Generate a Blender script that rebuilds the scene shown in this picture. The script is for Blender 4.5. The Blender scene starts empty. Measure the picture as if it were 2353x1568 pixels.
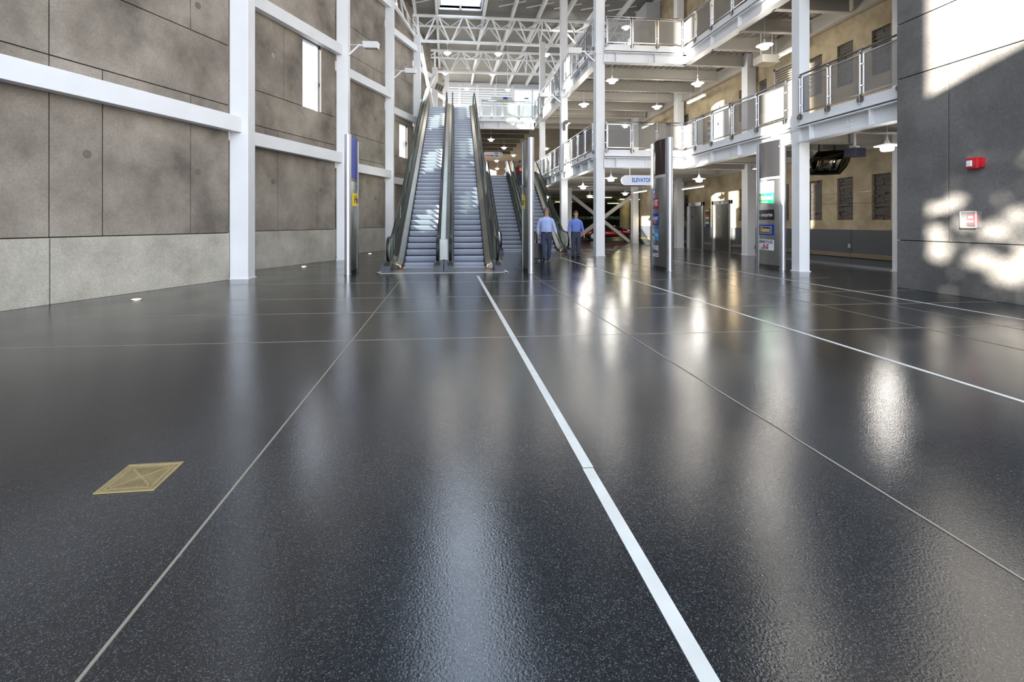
import bpy, math, random
from mathutils import Vector, Matrix
random.seed(7)
C = bpy.context.scene.collection
SC = bpy.context.scene
rad = math.radians

# ------------------------------------------------------------------ camera, sky, sun, exposure
cd = bpy.data.cameras.new('camera'); cam = bpy.data.objects.new('camera', cd); C.objects.link(cam)
cd.sensor_width = 36; cd.lens = 36 * 1075 / 2353
cd.shift_x = 0.0219; cd.shift_y = -0.116; cd.clip_end = 600; cd.clip_start = .05
cam.location = (0, 0, 1.35); cam.rotation_euler = (rad(90), 0, -math.atan(98 / 1075))
SC.camera = cam

world = bpy.data.worlds.new('sky'); SC.world = world; world.use_nodes = True
wn = world.node_tree; wn.nodes.clear()
tc = wn.nodes.new('ShaderNodeTexCoord'); sep = wn.nodes.new('ShaderNodeSeparateXYZ')
rmp = wn.nodes.new('ShaderNodeValToRGB'); bg = wn.nodes.new('ShaderNodeBackground'); wo = wn.nodes.new('ShaderNodeOutputWorld')
wn.links.new(tc.outputs['Generated'], sep.inputs[0]); wn.links.new(sep.outputs['Z'], rmp.inputs['Fac'])
rmp.color_ramp.elements[0].position = 0.0; rmp.color_ramp.elements[0].color = (.97, .98, 1, 1)
rmp.color_ramp.elements[1].position = 0.75; rmp.color_ramp.elements[1].color = (.66, .80, 1, 1)
SKY = 4.2
bg.inputs['Strength'].default_value = SKY
wn.links.new(rmp.outputs[0], bg.inputs['Color']); wn.links.new(bg.outputs[0], wo.inputs['Surface'])

SUN_A, SUN_B = .9, .27                      # the sun travels along (1, A, -B)
sl = bpy.data.lights.new('sun', 'SUN'); sun = bpy.data.objects.new('sun', sl); C.objects.link(sun)
sl.energy = 50; sl.angle = rad(.6); sl.color = (1, .92, .8)
sun.rotation_euler = Vector((1, SUN_A, -SUN_B)).to_track_quat('-Z', 'Y').to_euler()
sun.location = (-40, -36, 20)

vs = SC.view_settings
vs.view_transform = 'Standard'; vs.look = 'None'; vs.gamma = 1; vs.exposure = 0.0; vs.use_curve_mapping = False
SC.cycles.use_denoising = True
SC.cycles.max_bounces = 8; SC.cycles.diffuse_bounces = 4; SC.cycles.transparent_max_bounces = 16
SC.cycles.sample_clamp_indirect = 8

# ------------------------------------------------------------------ materials
MC = {}
def mat(name, col, rough=.5, metal=0, var=0, vs_=2.0, bump=0, bs=40, spec=.5, coat=0, emit=0, ecol=None, stretch=None):
    m = bpy.data.materials.new(name); m.use_nodes = True; nt = m.node_tree
    p = nt.nodes['Principled BSDF']
    p.inputs['Base Color'].default_value = (*col, 1); p.inputs['Roughness'].default_value = rough
    p.inputs['Metallic'].default_value = metal; p.inputs['Specular IOR Level'].default_value = spec
    p.inputs['Coat Weight'].default_value = coat
    if emit:
        p.inputs['Emission Color'].default_value = (*(ecol or col), 1); p.inputs['Emission Strength'].default_value = emit
    if var or bump:
        g = nt.nodes.new('ShaderNodeNewGeometry'); src = g.outputs['Position']
        if stretch:
            vm = nt.nodes.new('ShaderNodeVectorMath'); vm.operation = 'MULTIPLY'; vm.inputs[1].default_value = stretch
            nt.links.new(src, vm.inputs[0]); src = vm.outputs[0]
    if var:
        n = nt.nodes.new('ShaderNodeTexNoise'); n.inputs['Scale'].default_value = vs_; n.inputs['Detail'].default_value = 6
        nt.links.new(src, n.inputs['Vector'])
        r = nt.nodes.new('ShaderNodeMapRange'); r.inputs[1].default_value = .3; r.inputs[2].default_value = .7
        r.inputs[3].default_value = 1 - var; r.inputs[4].default_value = 1 + var * .6
        nt.links.new(n.outputs['Fac'], r.inputs[0])
        mx = nt.nodes.new('ShaderNodeVectorMath'); mx.operation = 'SCALE'; mx.inputs[0].default_value = col
        nt.links.new(r.outputs[0], mx.inputs['Scale']); nt.links.new(mx.outputs[0], p.inputs['Base Color'])
    if bump:
        n2 = nt.nodes.new('ShaderNodeTexNoise'); n2.inputs['Scale'].default_value = bs; n2.inputs['Detail'].default_value = 3
        nt.links.new(src, n2.inputs['Vector'])
        b = nt.nodes.new('ShaderNodeBump'); b.inputs['Strength'].default_value = bump; b.inputs['Distance'].default_value = .02
        nt.links.new(n2.outputs['Fac'], b.inputs['Height']); nt.links.new(b.outputs[0], p.inputs['Normal'])
    MC[name] = m
    return m

def concrete(name, c0, c1, c2, big=.7, stain=.0):
    m = bpy.data.materials.new(name); m.use_nodes = True; nt = m.node_tree; p = nt.nodes['Principled BSDF']
    p.inputs['Roughness'].default_value = .72; p.inputs['Specular IOR Level'].default_value = .35
    g = nt.nodes.new('ShaderNodeNewGeometry')
    n = nt.nodes.new('ShaderNodeTexNoise'); n.inputs['Scale'].default_value = big; n.inputs['Detail'].default_value = 5; n.inputs['Roughness'].default_value = .6
    r = nt.nodes.new('ShaderNodeValToRGB'); e = r.color_ramp.elements
    e[0].position = .32; e[0].color = (*c0, 1); e[1].position = .7; e[1].color = (*c2, 1)
    k = e.new(.5); k.color = (*c1, 1)
    n3 = nt.nodes.new('ShaderNodeTexNoise'); n3.inputs['Scale'].default_value = 28; n3.inputs['Detail'].default_value = 4
    r3 = nt.nodes.new('ShaderNodeMapRange'); r3.inputs[1].default_value = .3; r3.inputs[2].default_value = .7; r3.inputs[3].default_value = .86; r3.inputs[4].default_value = 1.1
    v = nt.nodes.new('ShaderNodeTexVoronoi'); v.inputs['Scale'].default_value = 9
    rv = nt.nodes.new('ShaderNodeMapRange'); rv.inputs[1].default_value = .04; rv.inputs[2].default_value = .075; rv.inputs[3].default_value = .55; rv.inputs[4].default_value = 1
    for q in (n, n3, v): nt.links.new(g.outputs['Position'], q.inputs['Vector'])
    nt.links.new(n.outputs['Fac'], r.inputs[0]); nt.links.new(n3.outputs['Fac'], r3.inputs[0]); nt.links.new(v.outputs['Distance'], rv.inputs[0])
    mm = nt.nodes.new('ShaderNodeMath'); mm.operation = 'MULTIPLY'
    nt.links.new(r3.outputs[0], mm.inputs[0]); nt.links.new(rv.outputs[0], mm.inputs[1])
    mx = nt.nodes.new('ShaderNodeVectorMath'); mx.operation = 'SCALE'
    nt.links.new(r.outputs[0], mx.inputs[0]); nt.links.new(mm.outputs[0], mx.inputs['Scale'])
    nt.links.new(mx.outputs[0], p.inputs['Base Color'])
    b = nt.nodes.new('ShaderNodeBump'); b.inputs['Strength'].default_value = .35; b.inputs['Distance'].default_value = .01
    nt.links.new(mm.outputs[0], b.inputs['Height']); nt.links.new(b.outputs[0], p.inputs['Normal'])
    MC[name] = m; return m

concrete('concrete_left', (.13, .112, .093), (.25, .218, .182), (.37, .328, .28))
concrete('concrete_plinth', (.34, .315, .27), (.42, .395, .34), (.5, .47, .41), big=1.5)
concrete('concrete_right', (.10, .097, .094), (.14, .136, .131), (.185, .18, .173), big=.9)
concrete('beige', (.29, .225, .135), (.40, .325, .21), (.5, .42, .29), big=1.6)
mat('hall_brown', (.2, .15, .115), .7, var=.1)
mat('lip', (.3, .13, .11), .5)
mat('plug', (.14, .125, .11), .8)
mat('deck_dark', (.16, .17, .145), .25, 1)
mat('core', (.035, .033, .03), .9)
mat('soffit_shade', (.16, .15, .135), .7)  # slab tone darkened to stand for shade between the soffit ribs
mat('white', (.78, .79, .81), .42, var=.05, vs_=1.2)
mat('white_beam', (.76, .77, .79), .45, var=.05, vs_=1.5)
mat('cream', (.44, .415, .37), .5, var=.06)
mat('roofdeck', (.27, .265, .245), .6, var=.1, vs_=.6)
mat('grey_paint', (.4, .42, .45), .5)
mat('louver', (.62, .65, .7), .5)
mat('chrome', (.62, .63, .66), .16, 1)
mat('steel', (.58, .58, .585), .3, 1, var=.06, vs_=6)
mat('tube_steel', (.62, .64, .7), .4, 1)
mat('steel_dark', (.2, .195, .18), .34, 1, var=.1, vs_=3, stretch=(3, 3, .5))
mat('deck_steel', (.34, .33, .29), .3, 1, var=.08, vs_=4)
mat('rubber', (.008, .008, .009), .38, spec=.3)
mat('black', (.01, .01, .011), .4)
mat('newel_grey', (.10, .105, .115), .45, .3, bump=.05, bs=80)
mat('step', (.36, .385, .45), .42, .55, var=.05, vs_=3)
mat('plate', (.16, .165, .18), .35, .6, bump=.05, bs=90)
mat('yellow', (.75, .5, .03), .5)
mat('orange_lamp', (1, .2, .02), .4, emit=1.6, ecol=(1, .16, .01))
mat('wood', (.2, .155, .095), .5, var=.2, vs_=5, stretch=(1, .2, 4))
mat('wainscot', (.075, .08, .09), .55, var=.08, vs_=3)
mat('slate', (.10, .088, .078), .7, var=.35, vs_=9, stretch=(1, .6, 6))
mat('strip_white', (.5, .5, .475), .5, var=.12, vs_=4)
mat('strip_tan', (.26, .235, .195), .4, .3)
mat('brass', (.48, .38, .2), .42, .75, var=.12, vs_=12)
mat('hole_shade', (.004, .004, .004), .8)
mat('lamp_white', (.85, .85, .83), .3, emit=.5, ecol=(1, .98, .93))
mat('lamp_glow', (1, 1, 1), .3, emit=7, ecol=(1, .97, .9))
mat('lamp_warm', (1, .9, .8), .3, emit=8, ecol=(1, .82, .66))
mat('tube_glow', (1, 1, .9), .3, emit=2.2, ecol=(1, .95, .8))
mat('garage_glow', (.7, 1, .5), .3, emit=2.4, ecol=(.62, 1, .45))
mat('uplight', (1, .85, .5), .3, emit=9, ecol=(1, .82, .45))
mat('red', (.45, .012, .02), .35)
mat('sign_white', (.72, .74, .80), .35)
mat('sign_grey', (.42, .44, .46), .4)
mat('blue', (.008, .035, .32), .35)
mat('blue_deep', (.015, .035, .2), .3)
mat('blue_text', (.02, .13, .55), .4)
mat('light_blue', (.03, .32, .68), .35)
mat('sky_blue', (.25, .55, .8), .4)
mat('green', (.015, .32, .11), .35)
mat('sign_red', (.56, .015, .03), .35)
mat('sign_yellow', (.82, .62, .02), .35)
mat('sign_black', (.012, .012, .014), .35)
mat('ink', (.02, .022, .04), .5)
mat('orange', (.8, .22, .03), .4)
mat('maroon_band', (.045, .024, .024), .1, coat=.5)
mat('plaque', (.7, .7, .72), .5)
mat('ladder_blue', (.05, .3, .5), .5)
mat('asphalt', (.2, .2, .2), .8, var=.1)
mat('garage_conc', (.16, .145, .115), .8, var=.2, vs_=.7)
mat('garage_wall', (.05, .048, .042), .9, var=.2)
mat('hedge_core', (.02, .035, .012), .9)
mat('leaf', (.07, .13, .03), .6, var=.4, vs_=1.5)
mat('bark', (.1, .07, .05), .8)
mat('skin', (.46, .27, .2), .5, var=.04)
mat('shirt', (.36, .45, .75), .8, var=.06, vs_=7, bump=.25, bs=9)
mat('shirt_dark', (.13, .2, .55), .8, var=.08, vs_=7, bump=.25, bs=9)
mat('trouser', (.035, .045, .085), .85, var=.15, vs_=8, bump=.2, bs=10)
mat('maroon', (.24, .02, .035), .8, bump=.2, bs=10)
mat('hair', (.12, .10, .09), .6)
mat('hair_brown', (.05, .03, .02), .6)
mat('shoe', (.012, .011, .012), .4)
mat('white_cloth', (.7, .7, .7), .8)
mat('pack_grey', (.1, .09, .09), .7)
mat('car_red', (.28, .008, .014), .18, .2, coat=1)
mat('car_grey', (.18, .19, .2), .2, .4, coat=1)
mat('car_dark', (.02, .022, .028), .2, .2, coat=1)
mat('car_glass', (.012, .014, .016), .05)
mat('tyre', (.012, .012, .012), .8)
mat('headlamp', (.8, .85, .9), .1, .6)
mat('tv_case', (.035, .04, .07), .4)

def glassy(name, tint, gloss, alpha, col=(.7, .75, .75), rough=.02):
    """thin sheet: see-through with a clear surface reflection"""
    m = bpy.data.materials.new(name); m.use_nodes = True; nt = m.node_tree; nt.nodes.clear()
    o = nt.nodes.new('ShaderNodeOutputMaterial'); t = nt.nodes.new('ShaderNodeBsdfTransparent'); t.inputs[0].default_value = (*tint, 1)
    p = nt.nodes.new('ShaderNodeBsdfPrincipled'); p.inputs['Base Color'].default_value = (*col, 1); p.inputs['Roughness'].default_value = rough
    p.inputs['Metallic'].default_value = gloss
    mx = nt.nodes.new('ShaderNodeMixShader'); mx.inputs[0].default_value = alpha
    nt.links.new(t.outputs[0], mx.inputs[1]); nt.links.new(p.outputs[0], mx.inputs[2]); nt.links.new(mx.outputs[0], o.inputs[0])
    MC[name] = m; return m
glassy('glass', (.93, .96, .95), .6, .14)
glassy('glass_bal', (.72, .78, .74), .75, .26, (.45, .5, .47))
glassy('window_glass', (.95, .97, 1), .5, .12)
glassy('mesh', (1, 1, 1), .35, .46, (.27, .265, .26), .55)
glassy('clear_cover', (.95, .95, .95), .3, .2)

def floor_mat():
    m = bpy.data.materials.new('terrazzo'); m.use_nodes = True; nt = m.node_tree; p = nt.nodes['Principled BSDF']
    g = nt.nodes.new('ShaderNodeNewGeometry')
    def noise(s, d=2):
        n = nt.nodes.new('ShaderNodeTexNoise'); n.inputs['Scale'].default_value = s; n.inputs['Detail'].default_value = d
        nt.links.new(g.outputs['Position'], n.inputs['Vector']); return n
    v = nt.nodes.new('ShaderNodeTexVoronoi'); v.inputs['Scale'].default_value = 330; nt.links.new(g.outputs['Position'], v.inputs['Vector'])
    r = nt.nodes.new('ShaderNodeValToRGB'); e = r.color_ramp.elements
    e[0].position = .0; e[0].color = (.004, .0055, .0075, 1); e[1].position = 1; e[1].color = (.085, .09, .096, 1)
    k = e.new(.62); k.color = (.008, .0105, .0135, 1); k2 = e.new(.86); k2.color = (.024, .027, .031, 1)
    sx = nt.nodes.new('ShaderNodeSeparateColor'); nt.links.new(v.outputs['Color'], sx.inputs[0]); nt.links.new(sx.outputs[0], r.inputs[0])
    n1 = noise(.5, 6); mr = nt.nodes.new('ShaderNodeMapRange'); mr.inputs[1].default_value = .3; mr.inputs[2].default_value = .7; mr.inputs[3].default_value = .75; mr.inputs[4].default_value = 1.35
    nt.links.new(n1.outputs['Fac'], mr.inputs[0])
    mx = nt.nodes.new('ShaderNodeVectorMath'); mx.operation = 'SCALE'; nt.links.new(r.outputs[0], mx.inputs[0]); nt.links.new(mr.outputs[0], mx.inputs['Scale'])
    nt.links.new(mx.outputs[0], p.inputs['Base Color'])
    n2 = noise(1.1, 5); m2 = nt.nodes.new('ShaderNodeMapRange'); m2.inputs[1].default_value = .3; m2.inputs[2].default_value = .7; m2.inputs[3].default_value = .11; m2.inputs[4].default_value = .19
    nt.links.new(n2.outputs['Fac'], m2.inputs[0]); nt.links.new(m2.outputs[0], p.inputs['Roughness'])
    p.inputs['IOR'].default_value = 1.8
    n3 = noise(105, 3); b = nt.nodes.new('ShaderNodeBump'); b.inputs['Strength'].default_value = .12; b.inputs['Distance'].default_value = .006
    nt.links.new(n3.outputs['Fac'], b.inputs['Height']); nt.links.new(b.outputs[0], p.inputs['Normal'])
    MC['terrazzo'] = m
floor_mat()

# ------------------------------------------------------------------ mesh helpers
class B:
    """collects shapes for ONE mesh object"""
    def __init__(s): s.v = []; s.f = []
    def add(s, vs, fs):
        n = len(s.v); s.v += [tuple(q) for q in vs]; s.f += [[i + n for i in f] for f in fs]; return s
    def box(s, x0, x1, y0, y1, z0, z1):
        vs = [(x, y, z) for z in (z0, z1) for y in (y0, y1) for x in (x0, x1)]
        return s.add(vs, [(0, 2, 3, 1), (4, 5, 7, 6), (0, 1, 5, 4), (2, 6, 7, 3), (0, 4, 6, 2), (1, 3, 7, 5)])
    def beam(s, a, b, w, h, up=(0, 0, 1)):
        a = Vector(a); b = Vector(b); d = (b - a).normalized(); r = d.cross(Vector(up))
        if r.length < 1e-4: r = d.cross(Vector((1, 0, 0)))
        r.normalize(); u = r.cross(d); vs = []
        for q in (a, b):
            for i, j in ((-1, -1), (1, -1), (1, 1), (-1, 1)): vs.append(q + r * (i * w / 2) + u * (j * h / 2))
        return s.add(vs, [(0, 1, 2, 3), (7, 6, 5, 4), (0, 4, 5, 1), (1, 5, 6, 2), (2, 6, 7, 3), (3, 7, 4, 0)])
    def ibeam(s, a, b, w, h, up=(0, 0, 1), t=.022):
        a = Vector(a); b = Vector(b); d = (b - a).normalized(); r = d.cross(Vector(up)).normalized(); u = r.cross(d)
        s.beam(a + u * (h / 2 - t / 2), b + u * (h / 2 - t / 2), w, t, up); s.beam(a - u * (h / 2 - t / 2), b - u * (h / 2 - t / 2), w, t, up)
        return s.beam(a, b, t * .8, h - 2 * t, up)
    def tube(s, pts, r, n=8, caps=True):
        pts = [Vector(p) for p in pts]; rings = []; prev = None
        for i, p in enumerate(pts):
            d = ((pts[min(i + 1, len(pts) - 1)] - pts[max(i - 1, 0)])).normalized()
            if prev is None:
                x = d.cross(Vector((0, 0, 1)))
                if x.length < 1e-3: x = d.cross(Vector((1, 0, 0)))
            else:
                x = prev - d * prev.dot(d)
            x.normalize(); prev = x; y = d.cross(x); rr = r[i] if isinstance(r, (list, tuple)) else r
            rings.append([p + x * (rr * math.cos(2 * math.pi * k / n)) + y * (rr * math.sin(2 * math.pi * k / n)) for k in range(n)])
        vs = [q for g in rings for q in g]; fs = []
        for i in range(len(rings) - 1):
            for k in range(n): fs.append((i * n + k, i * n + (k + 1) % n, (i + 1) * n + (k + 1) % n, (i + 1) * n + k))
        if caps: fs += [tuple(range(n))[::-1], tuple((len(rings) - 1) * n + k for k in range(n))]
        return s.add(vs, fs)
    def lathe(s, prof, n=16, c=(0, 0, 0), axis='z'):
        vs = []
        for r, z in prof:
            for k in range(n):
                a = 2 * math.pi * k / n; q = (r * math.cos(a), r * math.sin(a), z)
                if axis == 'x': q = (q[2], q[0], q[1])
                if axis == 'y': q = (q[0], q[2], q[1])
                vs.append((q[0] + c[0], q[1] + c[1], q[2] + c[2]))
        fs = [(i * n + k, i * n + (k + 1) % n, (i + 1) * n + (k + 1) % n, (i + 1) * n + k) for i in range(len(prof) - 1) for k in range(n)]
        fs += [tuple(range(n))[::-1], tuple((len(prof) - 1) * n + k for k in range(n))]
        return s.add(vs, fs)
    def prism(s, poly, a0, a1, axis='x'):
        """poly in the plane across axis"""
        n = len(poly)
        def P(p, a): return (a, p[0], p[1]) if axis == 'x' else ((p[0], a, p[1]) if axis == 'y' else (p[0], p[1], a))
        vs = [P(p, a0) for p in poly] + [P(p, a1) for p in poly]
        return s.add(vs, [tuple(range(n))[::-1], tuple(range(n, 2 * n))] + [(i, (i + 1) % n, n + (i + 1) % n, n + i) for i in range(n)])
    def ball(s, c, r, n=10, m=6):
        rx, ry, rz = (r, r, r) if not isinstance(r, (tuple, list)) else r
        vs = []
        for i in range(m + 1):
            t = math.pi * i / m
            for k in range(n):
                a = 2 * math.pi * k / n; vs.append((c[0] + rx * math.sin(t) * math.cos(a), c[1] + ry * math.sin(t) * math.sin(a), c[2] + rz * math.cos(t)))
        return s.add(vs, [(i * n + k, (i + 1) * n + k, (i + 1) * n + (k + 1) % n, i * n + (k + 1) % n) for i in range(m) for k in range(n)])

def link(name, me, parent=None):
    o = bpy.data.objects.new(name, me); C.objects.link(o)
    if parent: o.parent = parent
    return o
def part(name, b, m, parent=None, smooth=False, off=None, bevel=0):
    me = bpy.data.meshes.new(name)
    v = b.v if off is None else [(x - off[0], y - off[1], z - off[2]) for x, y, z in b.v]
    me.from_pydata(v, [], b.f); me.materials.append(MC[m])
    if smooth:
        me.polygons.foreach_set('use_smooth', [True] * len(me.polygons)); me.set_sharp_from_angle(angle=rad(38))
    me.update()
    o = link(name, me, parent)
    if bevel:
        md = o.modifiers.new('bevel', 'BEVEL'); md.width = bevel; md.segments = 2; md.limit_method = 'ANGLE'
    return o
def tag(o, label, cat, group=None):
    o['label'] = label; o['category'] = cat
    if group: o['group'] = group
    return o
def thing(name, label, cat, loc=(0, 0, 0), rz=0, group=None):
    o = bpy.data.objects.new(name, None); C.objects.link(o); o.location = loc; o.rotation_euler = (0, 0, rz); o.empty_display_size = .2
    return tag(o, label, cat, group)
def struct(name, b, m, **k):
    o = part(name, b, m, **k); o['kind'] = 'structure'; return o
def dup(root, loc, label=None, rz=None):
    r = root.copy(); C.objects.link(r); r.location = loc
    if rz is not None: r.rotation_euler = (0, 0, rz)
    if label: r['label'] = label
    for ch in list(root.children):
        c = ch.copy(); C.objects.link(c); c.parent = r
        for g in ch.children:
            d = g.copy(); C.objects.link(d); d.parent = c
    return r

TXT = {}
def text2d(s, size, shear=0, bold=0, width=None):
    """the outline of a line of lettering as flat triangles, centred on (0,0)"""
    k = (s, size, shear, bold, width)
    if k in TXT: return TXT[k]
    cu = bpy.data.curves.new('t', 'FONT'); cu.body = s; cu.size = size; cu.shear = shear; cu.offset = bold; cu.align_x = 'CENTER'; cu.align_y = 'CENTER'; cu.resolution_u = 3
    o = bpy.data.objects.new('t', cu); C.objects.link(o)
    me = bpy.data.meshes.new_from_object(o.evaluated_get(bpy.context.evaluated_depsgraph_get()))
    vs = [tuple(v.co)[:2] for v in me.vertices]; fs = [list(p.vertices) for p in me.polygons]
    bpy.data.objects.remove(o); bpy.data.curves.remove(cu); bpy.data.meshes.remove(me)
    if width:
        w = max(v[0] for v in vs) - min(v[0] for v in vs); vs = [(v[0] * width / w, v[1]) for v in vs]
    TXT[k] = (vs, fs); return TXT[k]

# ------------------------------------------------------------------ ground and floor
struct('ground', B().box(-90, 90, -80, 120, -.6, -.34), 'asphalt')
fl = struct('floor', B().box(-13, 31, -9, 66, -.33, 0), 'terrazzo')
def strip(x0, x1, y0, y1, m, h=.003): part('divider_strip', B().box(x0, x1, y0, y1, -.01, h), m, fl)
strip(.738, .798, .3, 2.50, 'strip_white', .004); strip(.742, .802, 2.512, 11.75, 'strip_white', .004)
strip(4.29, 4.335, 1, 17.7, 'strip_white'); strip(7.935, 7.975, 1, 24, 'strip_white')
for x in (-1.08, 2.165, 6.06, 7.2): strip(x - .006, x + .006, .5, 12.3 if x == -1.08 else 28, 'strip_tan')
for y in (5.46, 7.13, 8.5, 10.6): strip(-6.5 if y > 7 else -7.2, 9.28, y - .005, y + .005, 'strip_tan', .002)
for y in (22.6,): strip(6.5, 12.4, y - .02, y + .02, 'strip_white')

# ------------------------------------------------------------------ left wall: concrete panels set like saw teeth
SL = .43; AL = math.atan(SL); U = Vector((math.sin(AL), math.cos(AL), 0)); N = Vector((math.cos(AL), -math.sin(AL), 0))
def pt(E, u, n, z):                            # u runs back from the right-hand end E towards the camera, n is inwards
    q = Vector((E[0], E[1], 0)) - U * u + N * n; return (q.x, q.y, z)
def lbox(b, E, u0, u1, n0, n1, z0, z1):
    vs = [pt(E, u, n, z) for z in (z0, z1) for n in (n0, n1) for u in (u0, u1)]
    return b.add(vs, [(0, 1, 3, 2), (4, 6, 7, 5), (0, 4, 5, 1), (2, 3, 7, 6), (0, 2, 6, 4), (1, 5, 7, 3)])
WINS = []
def saw(E, L, joint, window=None, top=14.4, z_from=0, beams=True, desc=''):
    core = B(); cells = []
    vj = [3.62, 2.75, .95] if window or L > 4.97 or L < 4.9 else [3.5, 2.7, .97]
    rows = [(0, 1.1, [vj[0], .75] if vj[0] > 3.55 else [vj[0]], 'concrete_plinth'), (1.1, 4.1, vj, 'concrete_left'), (4.1, joint, [vj[0]], 'concrete_left'),
            (joint, 8.4 if not window else window[3], vj, 'concrete_left'), (8.4 if not window else window[3], 9.6, [3.62], 'concrete_left'), (9.6, 12.2, vj, 'concrete_left'), (12.2, top, [3.62], 'concrete_left')]
    for i, (z0, z1, cuts, m) in enumerate(rows):
        if z1 <= z_from: continue
        us = [L] + [c for c in cuts if c < L - .1] + [0]
        if window and i == 3: us = [L, 3.62, 2.5, window[0], window[1], 0]
        for a, c in zip(us[:-1], us[1:]):
            if window and i == 3 and abs(a - window[0]) < 1e-6: continue
            cells.append((c, a, z0, z1, m))
    for u0, u1, z0, z1, m in cells: lbox(core, E, u0, u1, -.26, -.03, z0, z1)
    w = struct('wall_left', core, 'core')
    g = .009
    for u0, u1, z0, z1, m in cells:
        n1 = (.02 if m == 'concrete_plinth' else 0) + random.uniform(-.002, .003)
        b = B(); lbox(b, E, u0 + g if u0 > 0 else 0, u1 - g if u1 < L else L, -.05, n1, z0 + (g if z0 > 0 else 0), z1 - g)
        part('concrete_panel', b, m, w, bevel=.007)
    # cast-in form-tie plugs (round, slightly sunk rims)
    if window is not None or top > 13:
        for u, z in ((2.95, 2.55), (.8, 2.45), (.8, 6.1), (2.95, 6.3), (.8, 10.6)):
            if u < L and z > z_from and not (window and window[1] - .1 < u < window[0] + .1 and 5 < z < 7.4):
                q = Vector(pt(E, u, .002, z)); b = B().tube([q - N * .01, q + N * .004], .07, 14)
                part('form_tie_plug', b, 'plug' if u < 2 or z < 4 else 'concrete_plinth', w)
    if window:
        b = B(); u1, u0, z0, z1 = window
        for a in ((u0, u0 + .05, z0, z1), (u1 - .05, u1, z0, z1), (u0, u1, z0, z0 + .05), (u0, u1, z1 - .05, z1)): lbox(b, E, a[0], a[1], -.22, -.1, a[2], a[3])
        WINS.append(1); f = struct('window_%d' % len(WINS), b, 'white_beam')
        b = B(); lbox(b, E, u0, u1, -.17, -.165, z0, z1); part('pane', b, 'window_glass', f)
        b = B(); b.beam(pt(E, u0 + .1, -.6, z0 - .4), pt(E, u1 + .1, -.6, z0 + 1.3), .16, .16); b.beam(pt(E, u1 - .25, -.62, z0 - 1), pt(E, u1 - .25, -.62, z1 + 1), .2, .2); b.beam(pt(E, u0 - .5, -.6, z0 + .2), pt(E, u1 + .5, -.6, z0 + .2), .14, .14)
        part('outer_brace', b, 'white_beam', f)
    return w
bays = [((-5.11, 11.51), 4.95, 5.5, None), ((-3.97, 17.11), 5.0, 5.1, (1.66, .78, 5.02, 7.36)), ((-2.96, 22.7), 4.3, 5.1, None),
        ((-2.06, 28.5), 4.6, 5.1, (1.62, .68, 5.0, 7.05)), ((-1.17, 34.3), 4.5, 5.1, None), ((-.35, 40.1), 4.5, 5.1, None)]
for E, L, j, w in bays: saw(E, L, j, w)
saw((-6.4, 5.8), 3.1, 5.5, None)              # the bay just outside the frame
# clear sheets closing the slits between the bays
ends = [b[0] for b in bays]; lens = [b[1] for b in bays]
for i in range(len(ends) - 1):
    a = Vector(pt(ends[i], 0, -.15, 0)); c = Vector(pt(ends[i + 1], lens[i + 1], -.15, 0))
    b = B().beam(a + Vector((0, 0, 7)), c + Vector((0, 0, 7)), .008, 14)
    WINS.append(1); struct('window_%d' % len(WINS), b, 'window_glass')
# unseen wall added to mask the sun; slits and sloping top cut its patches
TOP = lambda y: 8.5 + .3 * (-7.37 - y)
lw = B().box(-8.35, -8.05, -14.5, .42, 0, 4.6)
lw.box(-8.2, -7.55, .42, 2.98, 0, 6.1)                                   # lower edge of the sun slit nearest the camera
lw.box(-8.35, -8.05, -2.5, .42, 4.6, 14.4); lw.box(-7.95, -7.7, 1.5, 1.85, 6.1, 14.4); lw.box(-7.95, -7.7, .42, .78, 6.1, 14.4); lw.box(-7.95, -7.7, .78, 1.5, 8.3, 14.4); lw.box(-8.35, -8.05, -3.7, -2.5, 4.6, 6.7); lw.box(-8.35, -8.05, -7.37, -3.7, 4.6, 14.4)
lw.prism([(-7.37, 7.3), (-9.9, 7.3), (-9.9, TOP(-9.9)), (-7.37, TOP(-7.37))], -8.35, -8.05, 'x'); lw.prism([(-9.9, 4.6), (-14.5, 4.6), (-14.5, TOP(-14.5)), (-9.9, TOP(-9.9))], -8.35, -8.05, 'x')
struct('wall_left_sun_mask', lw, 'concrete_left')
struct('wall_left_sun_stop', B().beam((-6.5, 5.75, 7.2), (-7.15, 6.98, 7.2), .2, 14.4), 'concrete_left')  # unseen return added to keep sun out of the gap between bays

# wall at right
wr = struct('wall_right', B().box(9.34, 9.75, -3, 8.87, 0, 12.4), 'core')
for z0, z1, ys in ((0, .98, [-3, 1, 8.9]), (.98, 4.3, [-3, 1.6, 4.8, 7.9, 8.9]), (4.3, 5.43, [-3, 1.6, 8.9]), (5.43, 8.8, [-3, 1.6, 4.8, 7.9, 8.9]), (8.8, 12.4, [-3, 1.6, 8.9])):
    for a, c in zip(ys[:-1], ys[1:]): part('concrete_panel', B().box(9.3, 9.5 if c < 8.9 else 9.74, a + .008, c - (.008 if c < 8.9 else 0), z0 + (.008 if z0 else 0), z1 - .008), 'concrete_right', wr, bevel=.006)

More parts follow.
